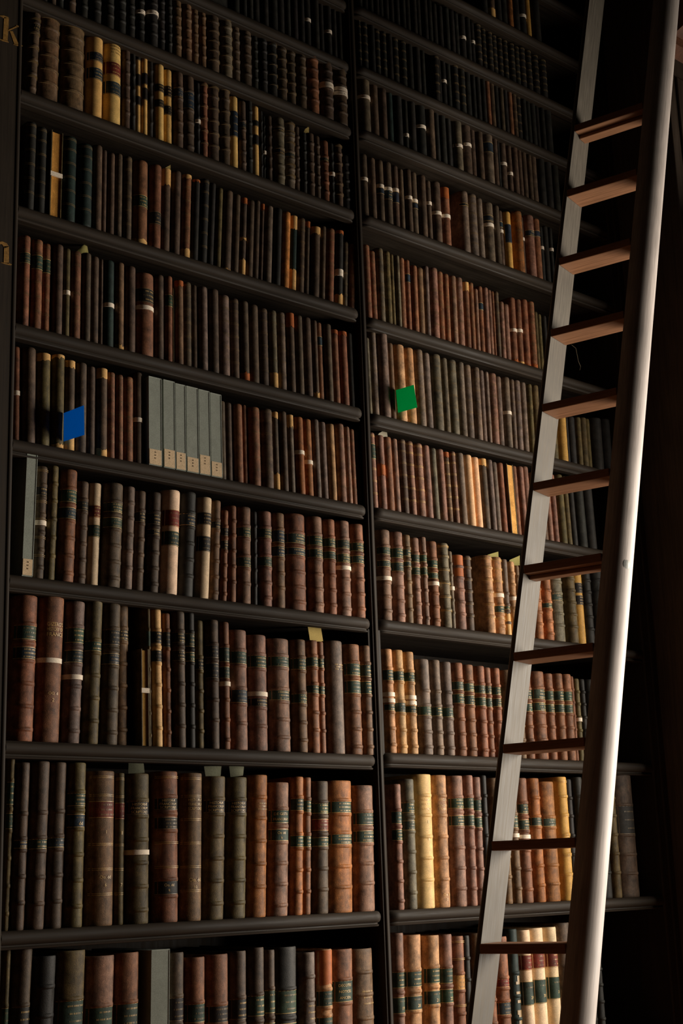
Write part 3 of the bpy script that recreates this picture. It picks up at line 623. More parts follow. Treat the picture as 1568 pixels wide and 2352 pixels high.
('L5',2.0081,2.0678,0.2352,'R','k.19-.36 w.42',0.0017,1,'red-brown leather book with white paper band, thirteenth from left end, sixth shelf up, left bay'),
('L5',2.0690,2.0982,0.2443,'D','',0.0014,1,'dark-brown leather book, fourteenth from left end, sixth shelf up, left bay'),
('L5',2.0994,2.1235,0.2473,'R','g.22-.36',0.0012,1,'tall red-brown leather book with green label, fifteenth from left end, sixth shelf up, left bay'),
('L5',2.1247,2.1321,0.2213,'O','',0.0011,0,''),
('L5',2.1333,2.1611,0.2452,'B','o0-.09',0.0009,1,'mid-brown leather book with torn tan patch, seventeenth from left end, sixth shelf up, left bay'),
('L5',2.1623,2.1908,0.2481,'D','gl',0.0007,1,'tall dark-brown leather book with gilt lines, eighteenth from left end, sixth shelf up, left bay'),
('L5',2.1920,2.2109,0.2473,'D','',0.0005,0,''),
('L5',2.2121,2.2434,0.2460,'M','',0.0003,1,'tall mauve-brown leather book, eighteenth left of post, sixth shelf up, left bay'),
('L5',2.2446,2.2789,0.2465,'D','',-0.0001,1,'wide dark-brown leather book, seventeenth left of post, sixth shelf up, left bay'),
('L5',2.2801,2.3196,0.2386,'M','gl',-0.0013,1,'wide mauve-brown leather book with gilt lines, sixteenth left of post, sixth shelf up, left bay'),
('L5',2.3208,2.3521,0.2381,'D','gl',-0.0022,1,'dark-brown leather book with gilt lines, fifteenth left of post, sixth shelf up, left bay'),
('L5',2.3533,2.3852,0.2377,'D','o.88-1',-0.0031,1,'dark-brown leather book with torn tan patch, fourteenth left of post, sixth shelf up, left bay'),
('L5',2.3864,2.4233,0.2363,'D','',-0.0042,1,'wide dark-brown leather book, thirteenth left of post, sixth shelf up, left bay'),
('L5',2.4245,2.4586,0.2350,'D','gl',-0.0052,1,'wide dark-brown leather book with gilt lines, twelfth left of post, sixth shelf up, left bay'),
('L5',2.4598,2.4893,0.2362,'G2','gl c.78-1',-0.0060,1,'grey-brown leather book with torn tan patch, eleventh left of post, sixth shelf up, left bay'),
('L5',2.4905,2.5219,0.2378,'M','gl',-0.0069,1,'mauve-brown leather book with gilt lines, tenth left of post, sixth shelf up, left bay'),
('L5',2.5231,2.5532,0.2440,'D','o0-.2',-0.0078,1,'dark-brown leather book with torn tan patch, ninth left of post, sixth shelf up, left bay'),
('L5',2.5544,2.5849,0.2428,'D','',-0.0086,1,'dark-brown leather book, eighth left of post, sixth shelf up, left bay'),
('L5',2.5861,2.6205,0.2449,'D','',-0.0098,1,'wide dark-brown leather book, seventh left of post, sixth shelf up, left bay'),
('L5',2.6217,2.6414,0.2435,'D','c.9-1',-0.0104,0,''),
('L5',2.6426,2.6661,0.2430,'R','n.18-.3',-0.0112,0,''),
('L5',2.6673,2.6973,0.2426,'D','',-0.0122,1,'dark-brown leather book, fourth left of post, sixth shelf up, left bay'),
('L5',2.6985,2.7266,0.2341,'R','o0-.07',-0.0132,1,'red-brown leather book with torn tan patch, third left of post, sixth shelf up, left bay'),
('L5',2.7278,2.7616,0.2357,'R','o0-.07',-0.0143,1,'red-brown leather book with torn tan patch, second left of post, sixth shelf up, left bay'),
('L5',2.7628,2.7863,0.2375,'K','',-0.0150,0,''),
('L6',1.6675,1.6988,0.2485,'K','gl',0.0154,1,'black leather book with gilt lines, first from left end, seventh shelf up, left bay'),
('L6',1.7000,1.7312,0.2454,'K','gl',0.0139,1,'black leather book with gilt lines, second from left end, seventh shelf up, left bay'),
('L6',1.7395,1.7741,0.2468,'FORE2','w.5',0.0121,1,'tan book shelved with page edges outward, third from left end, seventh shelf up, left bay'),
('L6',1.7753,1.8208,0.2438,'N','gl',0.0101,1,'wide dark-green leather book with gilt lines, fourth from left end, seventh shelf up, left bay'),
('L6',1.8220,1.8675,0.2362,'N','gl',0.0082,1,'wide dark-green leather book with gilt lines, fifth from left end, seventh shelf up, left bay'),
('L6',1.8687,1.8989,0.2487,'D','',0.0071,1,'dark-brown leather book, sixth from left end, seventh shelf up, left bay'),
('L6',1.9001,1.9169,0.2469,'D','',0.0077,0,''),
('L6',1.9181,1.9406,0.2436,'D','',0.0085,1,'short dark-brown leather book, eighth from left end, seventh shelf up, left bay'),
('L6',1.9418,1.9655,0.2496,'D','',0.0094,1,'dark-brown leather book, ninth from left end, seventh shelf up, left bay'),
('L6',1.9667,1.9948,0.2491,'D','gl',0.0104,1,'dark-brown leather book with gilt lines, tenth from left end, seventh shelf up, left bay'),
('L6',1.9960,2.0458,0.2474,'R','g.42-.56 c.92-1',0.0122,1,'red-brown leather book with torn tan patch, eleventh from left end, seventh shelf up, left bay'),
('L6',2.0470,2.0852,0.2492,'R','k.57-.72',0.0184,1,'wide red-brown leather book with black label, twelfth from left end, seventh shelf up, left bay'),
('L6',2.0864,2.1185,0.2534,'D','c0-.22',0.0238,1,'dark-brown leather book with torn tan patch, thirteenth from left end, seventh shelf up, left bay'),
('L6',2.1197,2.1513,0.2562,'D','',0.0291,1,'tall dark-brown leather book, fourteenth from left end, seventh shelf up, left bay'),
('L6',2.1525,2.1840,0.2567,'R','gl c0-.06 c.88-1',0.0351,1,'red-brown leather book with torn tan patch, fifteenth from left end, seventh shelf up, left bay'),
('L6',2.1852,2.2110,0.2517,'K','o0-.05',0.0421,1,'black leather book with torn tan patch, sixteenth from left end, seventh shelf up, left bay'),
('L6',2.2122,2.2423,0.2623,'K','gl',0.0502,1,'tall black leather book with gilt lines, seventeenth from left end, seventh shelf up, left bay'),
('L6',2.2435,2.2668,0.2608,'K','',0.0526,1,'tall black leather book, eighteenth from left end, seventh shelf up, left bay'),
('L6',2.2680,2.2903,0.2515,'O','',0.0530,1,'olive-brown leather book, nineteenth from left end, seventh shelf up, left bay'),
('L6',2.2915,2.3264,0.2509,'D','c.96-1',0.0535,1,'dark-brown leather book with torn tan patch, eighteenth left of post, seventh shelf up, left bay'),
('L6',2.3276,2.3537,0.2498,'D','',0.0539,1,'dark-brown leather book, seventeenth left of post, seventh shelf up, left bay'),
('L6',2.3549,2.3767,0.2485,'D','o0-.09 c.5-.56 c.77-1',0.0542,0,''),
('L6',2.3779,2.4034,0.2464,'D','',0.0546,1,'dark-brown leather book, fifteenth left of post, seventh shelf up, left bay'),
('L6',2.4046,2.4262,0.2547,'D','',0.0549,0,''),
('L6',2.4274,2.4403,0.2512,'D','o0-.1',0.0551,0,''),
('L6',2.4415,2.4728,0.2480,'M','',0.0555,1,'mauve-brown leather book, twelfth left of post, seventh shelf up, left bay'),
('L6',2.4740,2.5048,0.2498,'K','',0.0560,1,'black leather book, eleventh left of post, seventh shelf up, left bay'),
('L6',2.5060,2.5372,0.2477,'T3','p',0.0564,1,'ochre leather book, tenth left of post, seventh shelf up, left bay'),
('L6',2.5384,2.5655,0.2469,'N','c0-.2 c.7-1',0.0568,1,'dark-green leather book with torn tan patch, ninth left of post, seventh shelf up, left bay'),
('L6',2.5667,2.5953,0.2465,'D','gl',0.0572,1,'dark-brown leather book with gilt lines, eighth left of post, seventh shelf up, left bay'),
('L6',2.5965,2.6149,0.2456,'D','o0-.1',0.0574,0,''),
('L6',2.6161,2.6533,0.2328,'D','c0-.13',0.0579,1,'dark-brown leather book with torn tan patch, sixth left of post, seventh shelf up, left bay'),
('L6',2.6545,2.6767,0.2450,'D','',0.0582,0,''),
('L6',2.6779,2.7126,0.2447,'R','gl',0.0587,1,'wide red-brown leather book with gilt lines, fourth left of post, seventh shelf up, left bay'),
('L6',2.7138,2.7448,0.2486,'K','o0-.07 w.55 w.59 c.84-1',0.0591,1,'black leather book with two paper bands, third left of post, seventh shelf up, left bay'),
('L6',2.7460,2.7675,0.2198,'D','gl',0.0594,0,''),
('L6',2.7687,2.7959,0.2170,'R','gl',0.0594,0,''),
('L7',1.6638,1.6978,0.2654,'D','gl k.2-.3',0.0432,1,'tall dark-brown leather book with black label, first from left end, eighth shelf up, left bay'),
('L7',1.6990,1.7681,0.2533,'B','gl',0.0155,1,'wide mid-brown leather book with gilt lines, second from left end, eighth shelf up, left bay'),
('L7',1.7693,1.8441,0.2531,'B','gl',0.0008,1,'wide mid-brown leather book with gilt lines, third from left end, eighth shelf up, left bay'),
('L7',1.8491,1.9010,0.2483,'C4','p n.21-.32 n.4-.54',0.0097,1,'golden cream vellum book with navy labels, fourth from left end, eighth shelf up, left bay'),
('L7',1.9022,1.9604,0.2451,'C4','p r.24-.4 n.48-.64 X.02-.15',0.0033,1,'golden cream vellum book with two-coloured labels, fifth from left end, eighth shelf up, left bay'),
('L7',1.9616,1.9871,0.2486,'D','',0.0004,1,'dark-brown leather book, sixth from left end, eighth shelf up, left bay'),
('L7',1.9883,2.0060,0.2507,'K','',0.0004,0,''),
('L7',2.0072,2.0250,0.2515,'C4','p k0-.08 k.25-.4 k.52-.63',0.0008,0,''),
('L7',2.0262,2.0455,0.2529,'C4','p k.22-.36 k.4-.55',0.0013,0,''),
('L7',2.0467,2.0659,0.2531,'K','',0.0018,0,''),
('L7',2.0671,2.0991,0.2399,'C4','p k.26-.36 k.46-.56',0.0026,1,'golden cream vellum book with black labels, eleventh from left end, eighth shelf up, left bay'),
('L7',2.1003,2.1280,0.2368,'C4','p k.22-.36 k.48-.6',0.0032,1,'golden cream vellum book with black labels, twelfth from left end, eighth shelf up, left bay'),
('L7',2.1292,2.1628,0.2377,'D','n.2-.35',0.0040,1,'dark-brown leather book with navy label, thirteenth from left end, eighth shelf up, left bay'),
('L7',2.1640,2.2049,0.2413,'D','n.2-.45',0.0050,1,'dark-brown leather book with navy label, fourteenth from left end, eighth shelf up, left bay'),
('L7',2.2061,2.2216,0.2333,'K','w.53',0.0054,0,''),
('L7',2.2228,2.2494,0.2415,'R','gl',0.0060,1,'red-brown leather book with gilt lines, sixteenth from left end, eighth shelf up, left bay'),
('L7',2.2506,2.2918,0.2448,'D','gl',0.0069,1,'wide dark-brown leather book with gilt lines, seventeenth from left end, eighth shelf up, left bay'),
('L7',2.2930,2.3298,0.2525,'D','gl',0.0077,1,'tall dark-brown leather book with gilt lines, eighteenth from left end, eighth shelf up, left bay'),
('L7',2.3310,2.3618,0.2373,'C4','p n.2-.55',0.0084,1,'golden cream vellum book with navy label, seventeenth left of post, eighth shelf up, left bay'),
('L7',2.3630,2.3885,0.2324,'D','n.28-.4',0.0090,1,'dark-brown leather book with navy label, sixteenth left of post, eighth shelf up, left bay'),
('L7',2.3897,2.4130,0.2459,'K','',0.0095,0,''),
('L7',2.4142,2.4392,0.2351,'C4','p k.2-.28 k.4-.54',0.0101,0,''),
('L7',2.4404,2.4524,0.2285,'K','',0.0104,0,''),
('L7',2.4536,2.4646,0.2171,'K','w.56',0.0106,0,''),
('L7',2.4658,2.4851,0.2197,'D','',0.0110,0,''),
('L7',2.4863,2.5301,0.2196,'G2','n.14-.22 n.46-.56',0.0120,1,'wide grey-brown leather book with navy labels, tenth left of post, eighth shelf up, left bay'),
('L7',2.5313,2.5720,0.2255,'G2','gl n.18-.24 n.45-.55',0.0197,1,'grey-brown leather book with navy labels, ninth left of post, eighth shelf up, left bay'),
('L7',2.5732,2.5947,0.2240,'D','',0.0182,0,''),
('L7',2.5959,2.6171,0.2084,'K','',0.0147,0,''),
('L7',2.6183,2.6493,0.2144,'D','',0.0098,1,'short dark-brown leather book, sixth left of post, eighth shelf up, left bay'),
('L7',2.6505,2.6742,0.2156,'D','',0.0061,0,''),
('L7',2.6754,2.7091,0.2087,'R','n.26-.36',0.0052,1,'short red-brown leather book with navy label, fourth left of post, eighth shelf up, left bay'),
('L7',2.7103,2.7284,0.2105,'K','w.5',0.0052,0,''),
('L7',2.7296,2.7617,0.2146,'D','gl',0.0052,1,'short dark-brown leather book with gilt lines, second left of post, eighth shelf up, left bay'),
('L7',2.7629,2.7942,0.1879,'K','',0.0052,0,''),
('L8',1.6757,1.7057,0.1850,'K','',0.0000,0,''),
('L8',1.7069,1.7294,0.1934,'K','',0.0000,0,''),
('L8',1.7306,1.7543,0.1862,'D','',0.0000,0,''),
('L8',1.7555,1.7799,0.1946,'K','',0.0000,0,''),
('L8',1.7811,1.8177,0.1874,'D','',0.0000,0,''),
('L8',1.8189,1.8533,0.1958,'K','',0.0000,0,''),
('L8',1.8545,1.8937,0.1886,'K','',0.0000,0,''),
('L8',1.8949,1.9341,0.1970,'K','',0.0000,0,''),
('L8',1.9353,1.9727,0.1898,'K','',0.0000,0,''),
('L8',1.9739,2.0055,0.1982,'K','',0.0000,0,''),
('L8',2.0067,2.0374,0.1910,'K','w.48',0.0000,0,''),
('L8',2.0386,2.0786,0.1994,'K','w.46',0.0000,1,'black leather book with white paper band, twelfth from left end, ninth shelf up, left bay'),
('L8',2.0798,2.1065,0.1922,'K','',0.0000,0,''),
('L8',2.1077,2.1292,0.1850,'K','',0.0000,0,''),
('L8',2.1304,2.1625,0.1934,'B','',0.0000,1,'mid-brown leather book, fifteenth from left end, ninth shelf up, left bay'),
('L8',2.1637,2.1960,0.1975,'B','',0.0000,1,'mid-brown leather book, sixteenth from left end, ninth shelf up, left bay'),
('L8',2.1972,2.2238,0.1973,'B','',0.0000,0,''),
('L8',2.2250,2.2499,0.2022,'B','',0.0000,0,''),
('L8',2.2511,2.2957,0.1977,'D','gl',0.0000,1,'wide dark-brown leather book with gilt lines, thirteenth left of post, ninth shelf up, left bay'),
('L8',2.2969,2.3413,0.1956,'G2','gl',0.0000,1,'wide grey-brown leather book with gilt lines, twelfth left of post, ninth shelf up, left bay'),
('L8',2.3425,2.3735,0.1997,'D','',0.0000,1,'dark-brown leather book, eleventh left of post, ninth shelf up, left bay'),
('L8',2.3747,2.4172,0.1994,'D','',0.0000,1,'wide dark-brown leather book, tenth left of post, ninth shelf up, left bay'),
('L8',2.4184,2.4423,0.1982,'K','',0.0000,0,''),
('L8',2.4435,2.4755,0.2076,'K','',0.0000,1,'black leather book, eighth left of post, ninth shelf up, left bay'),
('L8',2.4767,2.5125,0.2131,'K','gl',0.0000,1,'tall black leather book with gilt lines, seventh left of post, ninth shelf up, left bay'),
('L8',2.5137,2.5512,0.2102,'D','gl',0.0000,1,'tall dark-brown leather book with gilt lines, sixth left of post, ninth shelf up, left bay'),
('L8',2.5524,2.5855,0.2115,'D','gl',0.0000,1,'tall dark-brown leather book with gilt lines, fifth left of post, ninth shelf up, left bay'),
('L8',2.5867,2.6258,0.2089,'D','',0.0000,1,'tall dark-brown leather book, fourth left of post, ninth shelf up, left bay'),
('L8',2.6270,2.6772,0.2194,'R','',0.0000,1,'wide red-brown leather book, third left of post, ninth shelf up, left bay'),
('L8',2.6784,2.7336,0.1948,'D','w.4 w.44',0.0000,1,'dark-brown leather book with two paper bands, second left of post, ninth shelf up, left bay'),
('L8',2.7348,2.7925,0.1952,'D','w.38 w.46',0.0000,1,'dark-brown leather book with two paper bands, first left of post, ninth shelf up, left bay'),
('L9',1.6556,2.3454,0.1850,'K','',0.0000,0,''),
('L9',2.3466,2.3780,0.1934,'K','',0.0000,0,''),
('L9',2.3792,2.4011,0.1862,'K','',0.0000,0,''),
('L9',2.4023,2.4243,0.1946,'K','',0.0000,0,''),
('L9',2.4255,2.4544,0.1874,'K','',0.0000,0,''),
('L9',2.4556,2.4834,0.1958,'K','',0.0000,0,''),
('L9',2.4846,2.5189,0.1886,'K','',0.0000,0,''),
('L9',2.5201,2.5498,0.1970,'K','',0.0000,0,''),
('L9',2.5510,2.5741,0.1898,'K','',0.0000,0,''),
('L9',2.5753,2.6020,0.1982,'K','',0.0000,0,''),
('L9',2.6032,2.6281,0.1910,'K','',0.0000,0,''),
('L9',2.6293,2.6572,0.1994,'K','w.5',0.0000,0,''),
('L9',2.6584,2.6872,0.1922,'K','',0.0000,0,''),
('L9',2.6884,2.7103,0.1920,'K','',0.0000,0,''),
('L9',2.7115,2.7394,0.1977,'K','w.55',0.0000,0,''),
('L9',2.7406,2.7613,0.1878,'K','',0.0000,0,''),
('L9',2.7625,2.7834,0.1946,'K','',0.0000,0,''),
('R0',2.8356,2.8796,0.4106,'P','g.24-.36 g.4-.52 #19',0.0273,1,'narrow pink-brown leather book with green labels, first right of post, lowest shelf, ladder bay'),
('R0',2.8808,2.9470,0.4033,'T','g.23-.35 g.39-.5 #20',0.0359,1,'wide tan leather book with green labels, second right of post, lowest shelf, ladder bay'),
('R0',2.9482,3.0093,0.3985,'T','g.21-.33 g.36-.47 #21',0.0436,1,'tan leather book with green labels, third right of post, lowest shelf, ladder bay'),
('R0',3.0105,3.0608,0.3986,'P','g.22-.34 g.36-.47 #22',0.0335,1,'pink-brown leather book with green labels, fourth right of post, lowest shelf, ladder bay'),
('R0',3.0620,3.1140,0.3914,'R','gl y.26-.38',0.0236,1,'red-brown leather book with tan label, fifth right of post, lowest shelf, ladder bay'),
('R0',3.1152,3.1438,0.3908,'K','',0.0189,1,'narrow black leather book, first between ladder rails, lowest shelf, ladder bay'),
('R0',3.1450,3.2001,0.3956,'B','',0.0102,0,''),
('R0',3.2013,3.2468,0.3935,'R','',0.0031,1,'red-brown leather book, second between ladder rails, lowest shelf, ladder bay'),
('R0',3.2480,3.3077,0.3810,'R','r.3-.38 n.47-.58',0.0000,1,'short red-brown leather book with two-coloured labels, third between ladder rails, lowest shelf, ladder bay'),
('R0',3.3089,3.3556,0.3994,'N','X.32-.75',0.0000,1,'dark-green leather book, fourth between ladder rails, lowest shelf, ladder bay'),
('R0',3.3568,3.4099,0.3944,'C','p r.18-.29 g.37-.54 #29',0.0000,1,'cream vellum book with two-coloured labels, fifth between ladder rails, lowest shelf, ladder bay'),
('R0',3.4111,3.4728,0.3976,'C','p r.18-.29 g.37-.54 #30',0.0000,1,'cream vellum book with two-coloured labels, sixth between ladder rails, lowest shelf, ladder bay'),
('R0',3.4740,3.5290,0.3976,'C','p r.18-.29 g.36-.52 #3',0.0000,1,'cream vellum book with two-coloured labels, seventh between ladder rails, lowest shelf, ladder bay'),
('R0',3.5302,3.5940,0.4073,'D','',0.0000,1,'wide dark-brown leather book, eighth between ladder rails, lowest shelf, ladder bay'),
('R0',3.5952,3.7055,0.3133,'K','',0.0000,0,''),
('R0',3.7067,3.7406,0.3113,'K','',0.0000,0,''),
('R1',2.8575,2.8955,0.3425,'P','g.21-.33 g.355-.465',0.0126,1,'short pink-brown leather book with green labels, first right of post, second shelf up, ladder bay'),
('R1',2.8967,2.9483,0.3576,'G2','g.175-.275 g.315-.41',0.0146,1,'short grey-brown leather book with green labels, second right of post, second shelf up, ladder bay'),
('R1',2.9495,3.0218,0.3723,'C3','T8',0.0174,1,'wide cream vellum book with gilt lettering, third right of post, second shelf up, ladder bay'),
('R1',3.0230,3.0855,0.3715,'T','T9',0.0175,1,'tan leather book with gilt lettering, fourth right of post, second shelf up, ladder bay'),
('R1',3.0867,3.1496,0.3707,'P','g.165-.265 g.3-.4',0.0175,1,'wide pink-brown leather book with green labels, fifth right of post, second shelf up, ladder bay'),
('R1',3.1508,3.1920,0.3732,'P','g.165-.27 g.3-.405',0.0175,1,'pink-brown leather book with green labels, sixth right of post, second shelf up, ladder bay'),
('R1',3.1932,3.2297,0.3690,'P','g.17-.28 g.31-.41',0.0148,1,'narrow pink-brown leather book with green labels, seventh right of post, second shelf up, ladder bay'),
('R1',3.2309,3.2583,0.3749,'K','',0.0121,1,'narrow black leather book, first between ladder rails, second shelf up, ladder bay'),
('R1',3.2595,3.3078,0.3670,'B','',0.0076,0,''),
('R1',3.3090,3.3454,0.3676,'B','',0.0041,0,''),
('R1',3.3466,3.3854,0.3735,'B','g.3-.42 w.47',0.0005,1,'mid-brown leather book with white paper band, second between ladder rails, second shelf up, ladder bay'),
('R1',3.3866,3.4395,0.3693,'R','g.2-.3 g.33-.43 w.475',0.0000,1,'red-brown leather book with white paper band, third between ladder rails, second shelf up, ladder bay'),
('R1',3.4407,3.4944,0.3698,'T2','g.31-.4',0.0000,1,'orange-brown leather book with green label, fourth between ladder rails, second shelf up, ladder bay'),
('R1',3.4956,3.5684,0.3606,'T2','g.3-.39',0.0000,1,'wide orange-brown leather book with green label, fifth between ladder rails, second shelf up, ladder bay'),
('R1',3.5696,3.6255,0.3762,'Y','gl',0.0000,1,'yellowish vellum book with gilt lines, sixth between ladder rails, second shelf up, ladder bay'),
('R1',3.6267,3.6564,0.3706,'K','',0.0000,1,'narrow black leather book, seventh between ladder rails, second shelf up, ladder bay'),
('R1',3.6576,3.6997,0.3772,'K','',0.0000,1,'tall black leather book, eighth between ladder rails, second shelf up, ladder bay'),
('R1',3.7009,3.7595,0.3784,'K','',0.0000,0,''),  # from here on this shelf's books are coloured darker to deepen its shade
('R1',3.7607,3.8202,0.3795,'K','',0.0000,0,''),
('R1',3.8214,3.8646,0.3725,'O','',0.0000,0,''),
('R1',3.8658,3.9639,0.3901,'D','k.25-.5',0.0000,0,''),
('R2',2.8516,2.8920,0.2972,'T','g.19-.32 w.44 w.5 g.52-.61',-0.0125,1,'tan leather book with two paper bands, first right of post, third shelf up, ladder bay'),
('R2',2.8932,2.9377,0.2980,'T','g.195-.315 g.5-.62',-0.0133,1,'tall tan leather book with green labels, second right of post, third shelf up, ladder bay'),
('R2',2.9389,2.9830,0.2962,'T','g.19-.31 w.45 w.505 g.52-.615',-0.0137,1,'tan leather book with two paper bands, third right of post, third shelf up, ladder bay'),
('R2',2.9842,3.0385,0.2774,'M','g.485-.61',-0.0089,1,'wide mauve-brown leather book with green label, fourth right of post, third shelf up, ladder bay'),
('R2',3.0397,3.0826,0.2790,'M','g.485-.61',-0.0051,1,'tall mauve-brown leather book with green label, fifth right of post, third shelf up, ladder bay'),
('R2',3.0838,3.1311,0.2767,'M','g.48-.61',-0.0010,1,'mauve-brown leather book with green label, sixth right of post, third shelf up, ladder bay'),
('R2',3.1323,3.1803,0.2774,'R','g.19-.31 g.325-.455',0.0000,1,'red-brown leather book with green labels, seventh right of post, third shelf up, ladder bay'),
('R2',3.1815,3.2302,0.2755,'R','g.19-.31 g.325-.455',0.0000,1,'wide red-brown leather book with green labels, eighth right of post, third shelf up, ladder bay'),
('R2',3.2314,3.2762,0.2746,'R','g.2-.32 g.335-.46',0.0000,1,'red-brown leather book with green labels, ninth right of post, third shelf up, ladder bay'),
('R2',3.2774,3.3094,0.2733,'R','g.19-.31 g.33-.46',0.0000,1,'narrow red-brown leather book with green labels, tenth right of post, third shelf up, ladder bay'),
('R2',3.3106,3.3464,0.2738,'R','g.2-.32 g.33-.45',0.0000,1,'narrow red-brown leather book with green labels, eleventh right of post, third shelf up, ladder bay'),
('R2',3.3476,3.4075,0.2699,'B','',0.0000,0,''),
('R2',3.4087,3.4450,0.2710,'B','',0.0000,0,''),
('R2',3.4462,3.4869,0.2725,'R','g.2-.33 g.36-.48',0.0000,1,'red-brown leather book with green labels, first between ladder rails, third shelf up, ladder bay'),
('R2',3.4881,3.5517,0.2754,'R','g.19-.335 g.345-.47',0.0000,1,'wide red-brown leather book with green labels, second between ladder rails, third shelf up, ladder bay'),
('R2',3.5529,3.5949,0.2727,'R','g.19-.33 g.345-.47',0.0000,1,'red-brown leather book with green labels, third between ladder rails, third shelf up, ladder bay'),
('R2',3.5961,3.6387,0.2750,'R','g.19-.33 g.345-.47',0.0000,1,'red-brown leather book with green labels, fourth between ladder rails, third shelf up, ladder bay'),
('R2',3.6399,3.6851,0.2764,'R','g.19-.33 g.345-.47',0.0000,1,'red-brown leather book with green labels, fifth between ladder rails, third shelf up, ladder bay'),
('R2',3.6863,3.7034,0.2728,'R','',0.0000,0,''),
('R2',3.7046,3.7299,0.2661,'O','w.5',0.0000,0,''),
('R2',3.7311,3.7558,0.2663,'K','',0.0000,0,''),
('R2',3.7570,3.8038,0.2665,'K','',0.0000,0,''),
('R2',3.8050,3.8479,0.2664,'K','',0.0000,0,''),
('R3',2.8457,2.8987,0.2697,'P','g.18-.29 g.33-.43 w.54',0.0072,1,'pink-brown leather book with white paper band, first right of post, fourth shelf up, ladder bay'),
('R3',2.8999,2.9498,0.2703,'P','g.17-.31 g.33-.46',0.0030,1,'tall pink-brown leather book with green labels, second right of post, fourth shelf up, ladder bay'),
('R3',2.9510,2.9848,0.2679,'B','g.15-.26 g.29-.38',0.0002,1,'mid-brown leather book with green labels, third right of post, fourth shelf up, ladder bay'),
('R3',2.9860,3.0239,0.2641,'P','g.18-.3 g.33-.45',-0.0024,1,'pink-brown leather book with green labels, fourth right of post, fourth shelf up, ladder bay'),
('R3',3.0251,3.0523,0.2708,'P','g.19-.3 g.33-.45',-0.0042,1,'narrow pink-brown leather book with green labels, fifth right of post, fourth shelf up, ladder bay'),
('R3',3.0535,3.0967,0.2609,'R','g.21-.33 g.36-.46 w.5',-0.0070,1,'red-brown leather book with white paper band, sixth right of post, fourth shelf up, ladder bay'),
('R3',3.0979,3.1434,0.2601,'G2','gl',-0.0070,1,'grey-brown leather book with gilt lines, seventh right of post, fourth shelf up, ladder bay'),
('R3',3.1446,3.1636,0.2411,'G2','w.48',-0.0070,0,''),
('R3',3.1648,3.2134,0.2334,'P','o0-.32',-0.0070,1,'pink-brown leather book with torn tan patch, ninth right of post, fourth shelf up, ladder bay'),
('R3',3.2146,3.2500,0.2362,'D','gl',-0.0070,1,'short dark-brown leather book with gilt lines, tenth right of post, fourth shelf up, ladder bay'),
('R3',3.2860,3.3355,0.2449,'T','gl',-0.0070,1,'tan leather book with gilt lines, eleventh right of post, fourth shelf up, ladder bay'),
('R3',3.3367,3.3846,0.2461,'T','gl g.62-.74 w.5',-0.0070,1,'tan leather book with white paper band, twelfth right of post, fourth shelf up, ladder bay'),
('R3',3.3858,3.4117,0.2445,'M','g.6-.68 c.7-1',-0.0070,0,''),
('R3',3.4129,3.4459,0.2406,'T','w.5',-0.0070,1,'tan leather book with white paper band, fourteenth right of post, fourth shelf up, ladder bay'),
('R3',3.4471,3.4681,0.2314,'B','',-0.0070,0,''),
('R3',3.4693,3.5233,0.2350,'B','',-0.0070,0,''),
('R3',3.5245,3.5689,0.2374,'Q','',-0.0070,1,'orange-brown leather book, first between ladder rails, fourth shelf up, ladder bay'),
('R3',3.5701,3.6151,0.2513,'Q','g.5-.6',-0.0070,1,'orange-brown leather book with green label, second between ladder rails, fourth shelf up, ladder bay'),
('R3',3.6163,3.6811,0.2474,'G2','g.35-.47',-0.0070,1,'wide grey-brown leather book with green label, third between ladder rails, fourth shelf up, ladder bay'),
('R3',3.6823,3.7353,0.2536,'O','',-0.0070,1,'wide olive-brown leather book, fourth between ladder rails, fourth shelf up, ladder bay'),
('R3',3.7365,3.7827,0.2648,'Y','p k.22-.35 k.38-.5',-0.0070,1,'yellowish vellum book with black labels, fifth between ladder rails, fourth shelf up, ladder bay'),
('R3',3.7839,3.8281,0.2612,'K','',-0.0070,0,''),
('R3',3.8293,3.8958,0.2689,'K','',-0.0070,0,''),
('R4',2.8377,2.8640,0.2336,'P','gl g.15-.35',-0.0213,1,'pink-brown leather book with green label, first right of post, fifth shelf up, ladder bay'),
('R4',2.8652,2.8962,0.2295,'P','o.38-.56',-0.0220,1,'pink-brown leather book with torn tan patch, second right of post, fifth shelf up, ladder bay'),
('R4',2.8974,2.9312,0.2308,'R','',-0.0228,1,'red-brown leather book, third right of post, fifth shelf up, ladder bay'),
('R4',2.9324,2.9586,0.2320,'P','',-0.0234,0,''),
('R4',2.9598,2.9894,0.2337,'D','gl',-0.0241,1,'dark-brown leather book with gilt lines, fifth right of post, fifth shelf up, ladder bay'),
('R4',2.9906,3.0204,0.2329,'P','gl',-0.0247,1,'pink-brown leather book with gilt lines, sixth right of post, fifth shelf up, ladder bay'),
('R4',3.0216,3.0578,0.2307,'P','gl',-0.0255,1,'wide pink-brown leather book with gilt lines, seventh right of post, fifth shelf up, ladder bay'),
('R4',3.0590,3.0925,0.2322,'P','',-0.0262,1,'pink-brown leather book, eighth right of post, fifth shelf up, ladder bay'),
('R4',3.0937,3.1222,0.2293,'G2','',-0.0268,0,''),
('R4',3.1234,3.1552,0.2311,'P','',-0.0275,1,'pink-brown leather book, tenth right of post, fifth shelf up, ladder bay'),
('R4',3.1564,3.1802,0.2290,'B','gl o0-.1',-0.0279,0,''),
('R4',3.1814,3.2044,0.2319,'P','gl',-0.0279,0,''),
('R4',3.2056,3.2393,0.2314,'M','',-0.0279,1,'mauve-brown leather book, thirteenth right of post, fifth shelf up, ladder bay'),
('R4',3.2405,3.2763,0.2313,'C2','p',-0.0279,1,'wide pale vellum book, fourteenth right of post, fifth shelf up, ladder bay'),
